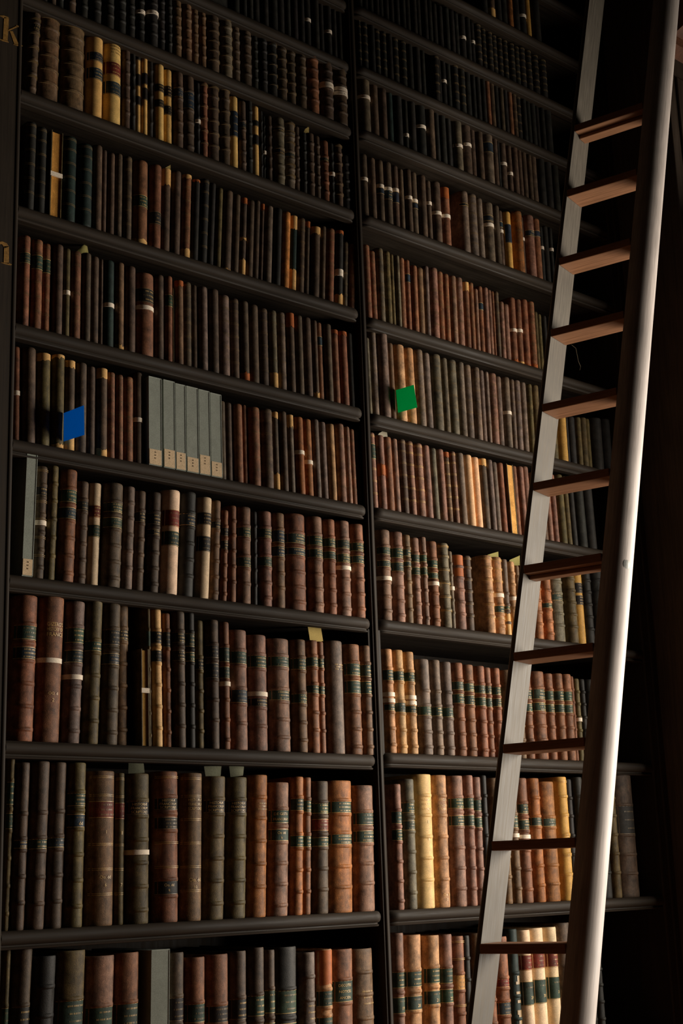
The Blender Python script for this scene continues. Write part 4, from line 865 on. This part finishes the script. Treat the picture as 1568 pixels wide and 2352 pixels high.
('R4',3.2775,3.3118,0.2308,'C2','p',-0.0279,1,'wide pale vellum book, fifteenth right of post, fifth shelf up, ladder bay'),
('R4',3.3130,3.3449,0.2328,'D','c0-.13',-0.0279,0,''),
('R4',3.3461,3.3739,0.2330,'M','',-0.0279,0,''),
('R4',3.3751,3.4013,0.2310,'M','',-0.0279,0,''),
('R4',3.4025,3.4302,0.2330,'R','',-0.0279,0,''),
('R4',3.4380,3.4687,0.2337,'FORE3','',-0.0279,0,''),
('R4',3.4699,3.4955,0.2333,'R','',-0.0279,0,''),
('R4',3.4967,3.5238,0.2351,'P','',-0.0279,0,''),
('R4',3.5250,3.5551,0.2412,'P','',-0.0279,0,''),
('R4',3.5563,3.5952,0.2246,'B','',-0.0279,0,''),
('R4',3.5964,3.6293,0.2300,'B','',-0.0279,0,''),
('R4',3.6305,3.6574,0.2333,'P','',-0.0279,0,''),
('R4',3.6586,3.6834,0.2350,'P','',-0.0279,0,''),
('R4',3.6846,3.7184,0.2376,'O','',-0.0279,0,''),
('R4',3.7196,3.7449,0.2364,'O','',-0.0279,0,''),
('R4',3.7461,3.7738,0.2350,'K','',-0.0279,0,''),
('R4',3.7750,3.8232,0.2397,'K','',-0.0279,1,'wide black leather book, seventh between ladder rails, fifth shelf up, ladder bay'),
('R4',3.8244,3.8733,0.2445,'K','',-0.0279,0,''),
('R5',2.8356,2.8532,0.2445,'G2','',-0.0140,0,''),
('R5',2.8544,2.8832,0.2719,'M','gl',-0.0143,1,'tall mauve-brown leather book with gilt lines, second right of post, sixth shelf up, ladder bay'),
('R5',2.8844,2.9260,0.2730,'M','',-0.0149,1,'wide mauve-brown leather book, third right of post, sixth shelf up, ladder bay'),
('R5',2.9272,2.9497,0.2468,'B','',-0.0152,0,''),
('R5',2.9509,2.9967,0.2474,'T','',-0.0158,1,'wide tan leather book, fifth right of post, sixth shelf up, ladder bay'),
('R5',2.9979,3.0390,0.2480,'T','',-0.0164,1,'tan leather book, sixth right of post, sixth shelf up, ladder bay'),
('R5',3.0402,3.0779,0.2510,'M','gl',-0.0169,1,'tall mauve-brown leather book with gilt lines, seventh right of post, sixth shelf up, ladder bay'),
('R5',3.0791,3.1130,0.2498,'M','',-0.0174,1,'mauve-brown leather book, eighth right of post, sixth shelf up, ladder bay'),
('R5',3.1142,3.1587,0.2522,'G2','gl',-0.0149,1,'wide grey-brown leather book with gilt lines, ninth right of post, sixth shelf up, ladder bay'),
('R5',3.1599,3.1879,0.2497,'G2','',-0.0129,0,''),
('R5',3.1891,3.2301,0.2510,'G2','gl',-0.0101,1,'tall grey-brown leather book with gilt lines, eleventh right of post, sixth shelf up, ladder bay'),
('R5',3.2313,3.2639,0.2516,'M','',-0.0079,1,'tall mauve-brown leather book, twelfth right of post, sixth shelf up, ladder bay'),
('R5',3.2651,3.2997,0.2510,'M','gl',-0.0055,1,'mauve-brown leather book with gilt lines, thirteenth right of post, sixth shelf up, ladder bay'),
('R5',3.3009,3.3325,0.2486,'M','gl',-0.0034,1,'mauve-brown leather book with gilt lines, fourteenth right of post, sixth shelf up, ladder bay'),
('R5',3.3337,3.3568,0.2465,'M','',-0.0019,0,''),
('R5',3.3580,3.3765,0.2454,'M','',-0.0006,0,''),
('R5',3.3777,3.4119,0.2445,'P','gl',0.0016,1,'pink-brown leather book with gilt lines, seventeenth right of post, sixth shelf up, ladder bay'),
('R5',3.4131,3.4404,0.2420,'M','',0.0034,0,''),
('R5',3.4484,3.4813,0.2475,'M','w.5',0.0059,0,''),
('R5',3.4825,3.5022,0.2465,'M','gl',0.0072,0,''),
('R5',3.5034,3.5338,0.2477,'M','gl',0.0087,0,''),
('R5',3.5350,3.5626,0.2472,'M','',0.0087,0,''),
('R5',3.5638,3.5870,0.2456,'O','gl',0.0087,0,''),
('R5',3.5882,3.6209,0.2471,'O','',0.0087,0,''),
('R5',3.6221,3.6287,0.1479,'B','',0.0087,0,''),
('R5',3.6299,3.6635,0.1514,'B','',0.0087,0,''),
('R5',3.6647,3.7098,0.1571,'O','',0.0087,0,''),
('R5',3.7110,3.7521,0.1635,'Y','',0.0087,0,''),
('R5',3.7533,3.7679,0.1650,'K','',0.0087,0,''),
('R5',3.7691,3.8063,0.1707,'K','',0.0087,0,''),
('R5',3.8075,3.8337,0.1742,'O','',0.0087,0,''),
('R5',3.8349,3.8659,0.1787,'O','',0.0087,0,''),
('R5',3.8671,3.8913,0.1819,'O','',0.0087,0,''),
('R5',3.8925,3.9499,0.1897,'K','',0.0087,0,''),
('R5',3.9511,3.9973,0.1954,'K','',0.0087,0,''),
('R6',2.8356,2.8652,0.2420,'R','gl',-0.0070,1,'red-brown leather book with gilt lines, first right of post, seventh shelf up, ladder bay'),
('R6',2.8664,2.8933,0.2324,'R','gl',-0.0057,0,''),
('R6',2.8945,2.9249,0.2484,'G2','gl',-0.0032,1,'tall grey-brown leather book with gilt lines, third right of post, seventh shelf up, ladder bay'),
('R6',2.9261,2.9539,0.2462,'O','gl',-0.0009,0,''),
('R6',2.9551,2.9717,0.2449,'O','',0.0005,0,''),
('R6',2.9729,2.9911,0.2440,'G2','',0.0020,0,''),
('R6',2.9923,3.0183,0.2442,'R','',0.0041,0,''),
('R6',3.0195,3.0404,0.2440,'R','n.2-.32',0.0058,0,''),
('R6',3.0416,3.0672,0.2292,'R','',0.0078,0,''),
('R6',3.0684,3.0988,0.2314,'B','gl',0.0102,0,''),
('R6',3.1000,3.1219,0.2439,'M','',0.0105,0,''),
('R6',3.1231,3.1582,0.2429,'P','gl',0.0105,1,'wide pink-brown leather book with gilt lines, twelfth right of post, seventh shelf up, ladder bay'),
('R6',3.1594,3.1881,0.2412,'R','gl',0.0105,0,''),
('R6',3.1893,3.2146,0.2407,'R','gl',0.0105,0,''),
('R6',3.2158,3.2442,0.2399,'P','gl',0.0105,0,''),
('R6',3.2454,3.2777,0.2427,'P','gl',0.0105,0,''),
('R6',3.2789,3.3042,0.2354,'R','c0-.15',0.0105,0,''),
('R6',3.3054,3.3278,0.2391,'R','gl',0.0105,0,''),
('R6',3.3290,3.3468,0.2226,'P','',0.0105,0,''),
('R6',3.3480,3.3716,0.2373,'R','n.25-.36',0.0105,0,''),
('R6',3.3728,3.3963,0.2388,'P','',0.0105,0,''),
('R6',3.3975,3.4166,0.2379,'P','',0.0105,0,''),
('R6',3.4178,3.4285,0.2374,'R','gl',0.0105,0,''),
('R6',3.4297,3.4497,0.2391,'D','gl',0.0105,0,''),
('R6',3.4509,3.4732,0.2077,'P','gl',0.0105,0,''),
('R6',3.4744,3.5005,0.2060,'P','',0.0105,0,''),
('R6',3.5017,3.5327,0.2358,'R','w.5 o.93-1',0.0105,0,''),
('R6',3.5339,3.5622,0.2370,'R','w.48 c.93-1',0.0105,0,''),
('R6',3.5634,3.5942,0.2437,'R','o.95-1',0.0105,0,''),
('R6',3.5954,3.6272,0.2433,'R','gl o.92-1',0.0105,0,''),
('R6',3.6284,3.6471,0.2149,'O','',0.0105,0,''),
('R6',3.6483,3.6678,0.2113,'O','',0.0105,0,''),
('R6',3.6690,3.6886,0.2089,'K','',0.0105,0,''),
('R6',3.6898,3.7234,0.2111,'K','',0.0105,0,''),
('R7',2.8398,2.8723,0.2158,'D','w.4',0.0000,0,''),
('R7',2.8735,2.9048,0.2125,'D','',0.0000,0,''),
('R7',2.9060,2.9383,0.2151,'D','w.42 n.45-.55',0.0000,0,''),
('R7',2.9395,2.9767,0.2204,'D','w.43 n.45-.6',0.0000,1,'dark-brown leather book with white paper band, fourth right of post, eighth shelf up, ladder bay'),
('R7',2.9779,3.0073,0.2208,'D','w.39 n.42-.6',0.0000,0,''),
('R7',3.0085,3.0323,0.2182,'D','',0.0000,0,''),
('R7',3.0335,3.0613,0.2238,'D','w.45',0.0000,0,''),
('R7',3.0625,3.0932,0.2245,'D','w.45 n.48-.58',0.0000,0,''),
('R7',3.0944,3.1270,0.2220,'D','',0.0000,0,''),
('R7',3.1282,3.1513,0.2128,'D','w.38',0.0000,0,''),
('R7',3.1525,3.1930,0.2162,'D','w.52',0.0000,1,'dark-brown leather book with white paper band, eleventh right of post, eighth shelf up, ladder bay'),
('R7',3.1942,3.2339,0.2095,'R','w.5 o0-.22',0.0000,1,'red-brown leather book with white paper band, twelfth right of post, eighth shelf up, ladder bay'),
('R7',3.2837,3.3246,0.2222,'M','n.2-.25',0.0000,1,'wide mauve-brown leather book with navy label, thirteenth right of post, eighth shelf up, ladder bay'),
('R7',3.3258,3.3691,0.2264,'M','gl',0.0000,1,'wide mauve-brown leather book with gilt lines, fourteenth right of post, eighth shelf up, ladder bay'),
('R7',3.3703,3.4017,0.2246,'M','',0.0000,0,''),
('R7',3.4029,3.4496,0.2179,'G2','n.22-.32 w.38',0.0000,1,'grey-brown leather book with white paper band, sixteenth right of post, eighth shelf up, ladder bay'),
('R7',3.4508,3.4792,0.2196,'D','',0.0000,0,''),
('R7',3.4804,3.5032,0.2126,'D','n.2-.3 w.36',0.0000,0,''),
('R7',3.5044,3.5351,0.2125,'Y','p n.22-.55',0.0000,0,''),
('R7',3.5556,3.5945,0.2299,'T2','gl',0.0000,0,''),
('R7',3.5957,3.6095,0.2224,'D','w.38',0.0000,0,''),
('R7',3.6107,3.6554,0.2310,'P','n.25-.35',0.0000,1,'wide pink-brown leather book with navy label, twenty-second right of post, eighth shelf up, ladder bay'),
('R7',3.6566,3.6906,0.2315,'R','n.2-.3',0.0000,0,''),
('R7',3.6918,3.7120,0.2135,'K','w.38',0.0000,0,''),
('R7',3.7132,3.7402,0.2216,'K','',0.0000,0,''),
('R7',3.7414,3.7592,0.2222,'K','w.38',0.0000,0,''),
('R8',2.8443,2.8941,0.1880,'G2','w.35',0.0000,1,'grey-brown leather book with white paper band, first right of post, ninth shelf up, ladder bay'),
('R8',2.8953,2.9310,0.1928,'D','',0.0000,0,''),
('R8',2.9322,2.9667,0.1926,'D','',0.0000,0,''),
('R8',2.9679,2.9989,0.1867,'N','',0.0000,0,''),
('R8',3.0001,3.0396,0.1925,'K','',0.0000,0,''),
('R8',3.0408,3.0615,0.1804,'K','w.7',0.0000,0,''),
('R8',3.0627,3.0984,0.1935,'K','',0.0000,0,''),
('R8',3.0996,3.1459,0.2126,'K','w.5',0.0000,1,'black leather book with white paper band, eighth right of post, ninth shelf up, ladder bay'),
('R8',3.1471,3.1831,0.1943,'D','',0.0000,0,''),
('R8',3.1843,3.2070,0.1891,'K','',0.0000,0,''),
('R8',3.2082,3.2397,0.1938,'K','',0.0000,0,''),
('R8',3.2409,3.2646,0.1956,'K','',0.0000,0,''),
('R8',3.2658,3.2733,0.1895,'K','',0.0000,0,''),
('R8',3.2745,3.3142,0.2082,'G2','w.55',0.0000,0,''),
('R8',3.3154,3.3602,0.1962,'D','w.43',0.0000,0,''),
('R8',3.3614,3.3873,0.1905,'D','',0.0000,0,''),
('R8',3.3885,3.4197,0.1916,'D','',0.0000,0,''),
('R8',3.4209,3.4676,0.1927,'G2','n.2-.4',0.0000,0,''),
('R8',3.4688,3.4928,0.1962,'D','',0.0000,0,''),
('R8',3.4940,3.5075,0.1960,'K','',0.0000,0,''),
('R8',3.5087,3.5423,0.1900,'D','w.45',0.0000,0,''),
('R8',3.5435,3.5680,0.1909,'D','w.6',0.0000,0,''),
('R8',3.5692,3.5986,0.1960,'D','',0.0000,0,''),
('R8',3.5998,3.6226,0.1937,'D','',0.0000,0,''),
('R8',3.6238,3.6481,0.1893,'D','',0.0000,0,''),
('R8',3.6493,3.6710,0.1839,'D','',0.0000,0,''),
('R8',3.6722,3.7025,0.1916,'D','',0.0000,0,''),
('R8',3.7037,3.7412,0.1938,'K','',0.0000,0,''),
('R8',3.7424,3.7804,0.1961,'K','',0.0000,0,''),
('R8',3.7816,3.8163,0.1920,'K','',0.0000,0,''),
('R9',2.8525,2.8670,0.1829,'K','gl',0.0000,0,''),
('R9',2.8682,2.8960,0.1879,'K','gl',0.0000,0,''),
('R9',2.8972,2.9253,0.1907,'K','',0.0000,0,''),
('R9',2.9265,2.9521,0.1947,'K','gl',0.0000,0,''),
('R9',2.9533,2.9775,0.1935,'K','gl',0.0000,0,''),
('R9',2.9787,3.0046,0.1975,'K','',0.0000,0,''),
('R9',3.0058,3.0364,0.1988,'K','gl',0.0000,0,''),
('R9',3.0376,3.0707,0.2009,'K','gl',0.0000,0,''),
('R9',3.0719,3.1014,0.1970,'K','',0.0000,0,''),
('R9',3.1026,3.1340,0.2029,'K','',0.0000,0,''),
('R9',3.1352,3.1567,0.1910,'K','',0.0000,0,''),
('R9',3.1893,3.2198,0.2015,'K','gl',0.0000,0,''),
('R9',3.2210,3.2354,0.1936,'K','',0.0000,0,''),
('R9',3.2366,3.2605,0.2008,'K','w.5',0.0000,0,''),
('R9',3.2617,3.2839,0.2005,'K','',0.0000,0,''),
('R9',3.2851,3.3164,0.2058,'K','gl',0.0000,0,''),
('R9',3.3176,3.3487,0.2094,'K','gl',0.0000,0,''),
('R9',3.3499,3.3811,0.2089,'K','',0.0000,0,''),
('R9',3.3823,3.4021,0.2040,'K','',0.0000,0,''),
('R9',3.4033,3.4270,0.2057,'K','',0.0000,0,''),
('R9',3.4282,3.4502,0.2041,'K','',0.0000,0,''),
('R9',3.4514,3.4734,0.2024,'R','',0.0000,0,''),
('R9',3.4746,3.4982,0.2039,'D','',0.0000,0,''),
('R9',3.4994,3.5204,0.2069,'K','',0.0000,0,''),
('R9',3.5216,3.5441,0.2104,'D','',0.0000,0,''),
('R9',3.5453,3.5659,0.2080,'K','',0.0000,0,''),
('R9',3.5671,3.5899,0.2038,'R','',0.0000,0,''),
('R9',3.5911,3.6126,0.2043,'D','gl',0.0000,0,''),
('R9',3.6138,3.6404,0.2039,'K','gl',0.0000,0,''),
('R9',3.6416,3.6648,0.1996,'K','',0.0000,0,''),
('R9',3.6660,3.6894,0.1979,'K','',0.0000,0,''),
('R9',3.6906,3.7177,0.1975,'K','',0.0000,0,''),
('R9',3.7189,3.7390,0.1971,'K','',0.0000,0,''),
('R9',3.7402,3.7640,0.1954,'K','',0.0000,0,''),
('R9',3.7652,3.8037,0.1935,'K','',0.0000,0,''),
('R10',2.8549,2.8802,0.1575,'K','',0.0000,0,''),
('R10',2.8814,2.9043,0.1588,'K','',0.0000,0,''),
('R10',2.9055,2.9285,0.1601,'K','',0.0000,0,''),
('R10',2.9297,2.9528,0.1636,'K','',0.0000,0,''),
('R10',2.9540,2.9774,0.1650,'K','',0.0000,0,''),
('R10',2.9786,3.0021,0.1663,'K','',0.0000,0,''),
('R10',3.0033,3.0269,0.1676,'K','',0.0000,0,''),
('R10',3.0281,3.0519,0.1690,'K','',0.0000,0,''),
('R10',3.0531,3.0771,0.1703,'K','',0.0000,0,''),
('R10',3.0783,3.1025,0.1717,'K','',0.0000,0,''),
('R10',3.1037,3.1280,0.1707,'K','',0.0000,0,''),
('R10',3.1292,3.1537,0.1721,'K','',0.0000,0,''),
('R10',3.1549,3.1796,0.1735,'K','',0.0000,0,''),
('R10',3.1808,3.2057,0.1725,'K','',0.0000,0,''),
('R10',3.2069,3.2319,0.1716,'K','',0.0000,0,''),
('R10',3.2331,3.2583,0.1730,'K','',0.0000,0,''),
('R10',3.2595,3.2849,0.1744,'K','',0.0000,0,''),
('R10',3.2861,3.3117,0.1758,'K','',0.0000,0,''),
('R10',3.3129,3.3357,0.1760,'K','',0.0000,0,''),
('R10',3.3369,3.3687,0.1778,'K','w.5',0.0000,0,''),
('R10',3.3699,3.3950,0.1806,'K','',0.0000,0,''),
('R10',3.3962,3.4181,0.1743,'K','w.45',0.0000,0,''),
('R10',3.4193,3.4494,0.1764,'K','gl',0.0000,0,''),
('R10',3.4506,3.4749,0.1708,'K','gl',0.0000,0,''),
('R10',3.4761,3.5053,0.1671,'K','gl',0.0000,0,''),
('R10',3.5065,3.5325,0.1673,'K','gl',0.0000,0,''),
('R10',3.5337,3.5599,0.1675,'K','gl',0.0000,0,''),
('R10',3.5611,3.5875,0.1678,'K','gl',0.0000,0,''),
('R10',3.5887,3.6187,0.1640,'K','gl',0.0000,0,''),
('R10',3.6199,3.6467,0.1642,'K','gl',0.0000,0,''),
('R10',3.6479,3.6820,0.1725,'K','gl',0.0000,0,''),
('R10',3.6832,3.7140,0.1741,'K','gl',0.0000,0,''),
('R10',3.7152,3.7499,0.1663,'K','gl',0.0000,0,''),
('R10',3.7511,3.7897,0.1598,'K','gl',0.0000,0,''),
('R11',3.4609,3.4936,0.1446,'K','',0.0000,0,''),
('R11',3.4948,3.5279,0.1430,'D','c.7-1',0.0000,0,''),
('R11',3.5291,3.5624,0.1468,'K','',0.0000,0,''),
('R11',3.5636,3.5972,0.1506,'K','',0.0000,0,''),
('R11',3.5984,3.6288,0.1584,'T2','',0.0000,0,''),
('R11',3.6300,3.6642,0.1623,'K','',0.0000,0,''),
('R11',3.6654,3.7035,0.1677,'K','w.5',0.0000,0,''),
('R11',3.7047,3.7323,0.1742,'Y','',0.0000,0,''),
('R11',3.7335,3.7759,0.1757,'K','',0.0000,0,''),
]
GROUPS = {'L0': 'leather and vellum books on the lowest shelf of the left bay', 'L1': 'leather and vellum books on the second shelf up of the left bay', 'L2': 'leather and vellum books on the third shelf up of the left bay', 'L3': 'leather and vellum books on the fourth shelf up of the left bay', 'L4': 'leather and vellum books on the fifth shelf up of the left bay', 'L5': 'leather and vellum books on the sixth shelf up of the left bay', 'L6': 'leather and vellum books on the seventh shelf up of the left bay', 'L7': 'leather and vellum books on the eighth shelf up of the left bay', 'L8': 'leather and vellum books on the ninth shelf up of the left bay', 'L9': 'leather and vellum books on the tenth shelf up of the left bay', 'R0': 'leather and vellum books on the lowest shelf of the ladder bay', 'R1': 'leather and vellum books on the second shelf up of the ladder bay', 'R2': 'leather and vellum books on the third shelf up of the ladder bay', 'R3': 'leather and vellum books on the fourth shelf up of the ladder bay', 'R4': 'leather and vellum books on the fifth shelf up of the ladder bay', 'R5': 'leather and vellum books on the sixth shelf up of the ladder bay', 'R6': 'leather and vellum books on the seventh shelf up of the ladder bay', 'R7': 'leather and vellum books on the eighth shelf up of the ladder bay', 'R8': 'leather and vellum books on the ninth shelf up of the ladder bay', 'R9': 'leather and vellum books on the tenth shelf up of the ladder bay', 'R10': 'leather and vellum books on the eleventh shelf up of the ladder bay', 'R11': 'leather and vellum books on the twelfth shelf up of the ladder bay'}
rest = MB(); rest_n = 0
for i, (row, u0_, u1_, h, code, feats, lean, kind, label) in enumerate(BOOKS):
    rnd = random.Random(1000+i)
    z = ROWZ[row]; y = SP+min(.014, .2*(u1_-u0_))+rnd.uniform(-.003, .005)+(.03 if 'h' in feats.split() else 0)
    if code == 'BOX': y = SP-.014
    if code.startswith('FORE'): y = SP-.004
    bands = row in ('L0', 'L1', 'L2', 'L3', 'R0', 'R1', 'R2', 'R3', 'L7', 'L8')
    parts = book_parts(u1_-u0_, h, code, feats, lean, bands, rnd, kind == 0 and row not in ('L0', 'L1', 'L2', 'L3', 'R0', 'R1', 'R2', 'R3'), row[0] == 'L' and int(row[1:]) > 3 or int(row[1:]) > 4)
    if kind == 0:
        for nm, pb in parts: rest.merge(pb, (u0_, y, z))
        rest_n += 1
    else:
        name = {'BOX': 'archive_box', 'C': 'vellum_book', 'C2': 'vellum_book', 'C3': 'vellum_book', 'C4': 'vellum_book', 'Y': 'vellum_book'}.get(code, 'leather_book')
        if code.startswith('FORE'): name = 'page_edged_book'
        e = empty(name, (u0_, y, z))
        tag(e, label, 'box' if code == 'BOX' else 'book', GROUPS[row] if code != 'BOX' else 'grey archive boxes among the books')
        for nm, pb in parts:
            o = pb.build(nm, e)
            if nm == 'paper_band': o['label'] = 'white paper band'
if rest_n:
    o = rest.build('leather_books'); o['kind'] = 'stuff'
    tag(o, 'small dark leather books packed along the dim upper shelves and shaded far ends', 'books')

# ------------------------------------------------------------------ slips, cards and thread
def sheet(name, pts, mat, col, label, cat, group, th=.0006, bend=0):
    """a stiff slip of paper: quad with thickness, corners given in the world"""
    P = [Vector(p) for p in pts]; c = sum(P, Vector())/4
    nrm = (P[1]-P[0]).cross(P[3]-P[0]).normalized(); n = 6; b = MB(); v = []; f = []
    for s_ in (0, 1):
        for i in range(n+1):
            for j in range(n+1):
                a, q = i/n, j/n
                p = P[0].lerp(P[1], a).lerp(P[3].lerp(P[2], a), q)+nrm*(bend*math.sin(math.pi*a)+(th if s_ else 0))-c
                v.append(tuple(p))
    N = (n+1)*(n+1)
    for i in range(n):
        for j in range(n):
            a = i*(n+1)+j; f.append((a, a+n+1, a+n+2, a+1)); a += N; f.append((a+1, a+n+2, a+n+1, a))
    ed = [k for k in range(n+1)]+[i*(n+1)+n for i in range(1, n+1)]+[n*(n+1)+k for k in range(n-1, -1, -1)]+[i*(n+1) for i in range(n-1, 0, -1)]
    for k in range(len(ed)): a, q = ed[k], ed[(k+1) % len(ed)]; f.append((a, q, q+N, a+N))
    b.add(v, f, mat, col); o = b.build(name, None, c); tag(o, label, cat, group); return o
sheet('shelf_card', [(1.7882, 0.0150, 2.6675), (1.8052, -0.0533, 2.6702), (1.8046, -0.0508, 2.7469), (1.7878, 0.0164, 2.7413)], 'blue_card', (1, 1, 1), 'square blue card sticking out between books of the left bay', 'card', 'coloured shelf cards', bend=0)
sheet('shelf_card', [(2.9468, 0.0150, 2.9630), (2.9635, -0.0515, 2.9650), (2.9614, -0.0433, 3.0389), (2.9458, 0.0191, 3.0364)], 'green_card', (1, 1, 1), 'square green card sticking out before two tan books of the ladder bay', 'card', 'coloured shelf cards', bend=0)
sheet('paper_slip', [(2.0188, 0.0750, 1.8515), (2.0689, 0.0750, 1.8524), (2.0637, 0.0750, 1.8985), (2.0199, 0.0750, 1.8952)], 'paper', (0.305, 0.305, 0.2051), 'grey paper slip above the olive speckled book, second shelf up', 'paper', 'paper slips standing out of book tops', bend=0.003)
sheet('paper_slip', [(2.2578, 0.0750, 1.8481), (2.3011, 0.0750, 1.8499), (2.3059, 0.0750, 1.8903), (2.2500, 0.0750, 1.8889)], 'paper', (0.305, 0.305, 0.2051), 'grey paper slip, left of a close pair, second shelf up', 'paper', 'paper slips standing out of book tops', bend=0.003)
sheet('paper_slip', [(2.3364, 0.0750, 1.8494), (2.3737, 0.0750, 1.8512), (2.3803, 0.0750, 1.8920), (2.3315, 0.0750, 1.8909)], 'paper', (0.305, 0.305, 0.2051), 'grey paper slip, right of a close pair, second shelf up', 'paper', 'paper slips standing out of book tops', bend=0.003)
sheet('paper_slip', [(2.6198, 0.0700, 2.2248), (2.6682, 0.0700, 2.2285), (2.6563, 0.0700, 2.2971), (2.6093, 0.0700, 2.2867)], 'paper', (0.5149, 0.3763, 0.1274), 'yellow paper slip standing above two narrow red-brown books', 'paper', 'paper slips standing out of book tops', bend=0)
sheet('paper_slip', [(1.8350, 0.0600, 3.1892), (1.8850, 0.0600, 3.1929), (1.8752, 0.0600, 3.2372), (1.8556, 0.0600, 3.2231)], 'paper', (0.3515, 0.305, 0.1022), 'torn olive paper flap above red-brown books near the lettered post', 'paper', 'paper slips standing out of book tops', bend=0.004)
sheet('paper_slip', [(2.6214, 0.0500, 3.7916), (2.6510, 0.0500, 3.7927), (2.6527, 0.0500, 3.8405), (2.6364, 0.0500, 3.8246)], 'paper', (0.5149, 0.3763, 0.1274), 'small pointed paper corner above black books near the middle post, upper shelf', 'paper', 'paper slips standing out of book tops', bend=0)
sheet('paper_slip', [(3.3248, 0.0600, 2.5528), (3.4100, 0.0600, 2.5542), (3.4108, 0.0600, 2.5957), (3.3613, 0.0600, 2.5797)], 'paper', (0.3515, 0.305, 0.1022), 'long olive paper slip above the gilt-lined tan book beside the ladder', 'paper', 'paper slips standing out of book tops', bend=0)
sheet('paper_slip', [(3.4533, 0.0600, 2.5536), (3.5098, 0.0600, 2.5543), (3.5136, 0.0600, 2.5953), (3.4635, 0.0600, 2.5748)], 'paper', (0.3515, 0.305, 0.1022), 'olive paper slip touching the left ladder rail', 'paper', 'paper slips standing out of book tops', bend=0)
sheet('paper_slip', [(2.8884, 0.0600, 2.8782), (2.9442, 0.0600, 2.8742), (2.9376, 0.0600, 2.9202), (2.9059, 0.0600, 2.9020)], 'paper', (0.6105, 0.5457, 0.402), 'pale paper slip above the first books right of the middle post', 'paper', 'paper slips standing out of book tops', bend=0)
sheet('paper_slip', [(2.1081, 0.0500, 3.5100), (2.1373, 0.0500, 3.5060), (2.1360, 0.0500, 3.5442), (2.1198, 0.0500, 3.5310)], 'paper', (0.5149, 0.3763, 0.1274), 'torn tan paper tip above a book with torn head, upper left bay', 'paper', 'paper slips standing out of book tops', bend=0)
b = MB()                                                      # loose thread hanging by the ladder
pts = [at(1312, 792, -.02), at(1322, 800, -.02), at(1328, 830, -.02), at(1333, 842, -.02), at(1331, 850, -.02)]
c0 = pts[0]
for i in range(len(pts)-1):
    p, q = pts[i]-c0, pts[i+1]-c0; r = .0011
    v = [(p.x-r, p.y, p.z), (p.x, p.y-r, p.z), (p.x+r, p.y, p.z), (p.x, p.y+r, p.z), (q.x-r, q.y, q.z), (q.x, q.y-r, q.z), (q.x+r, q.y, q.z), (q.x, q.y+r, q.z)]
    b.add(v, [(k, (k+1) % 4, (k+1) % 4+4, k+4) for k in range(4)]+[(3, 2, 1, 0), (4, 5, 6, 7)], 'thread')
tag(b.build('cord', None, c0), 'thin frayed cord hanging in the dark beside the ladder', 'cord')
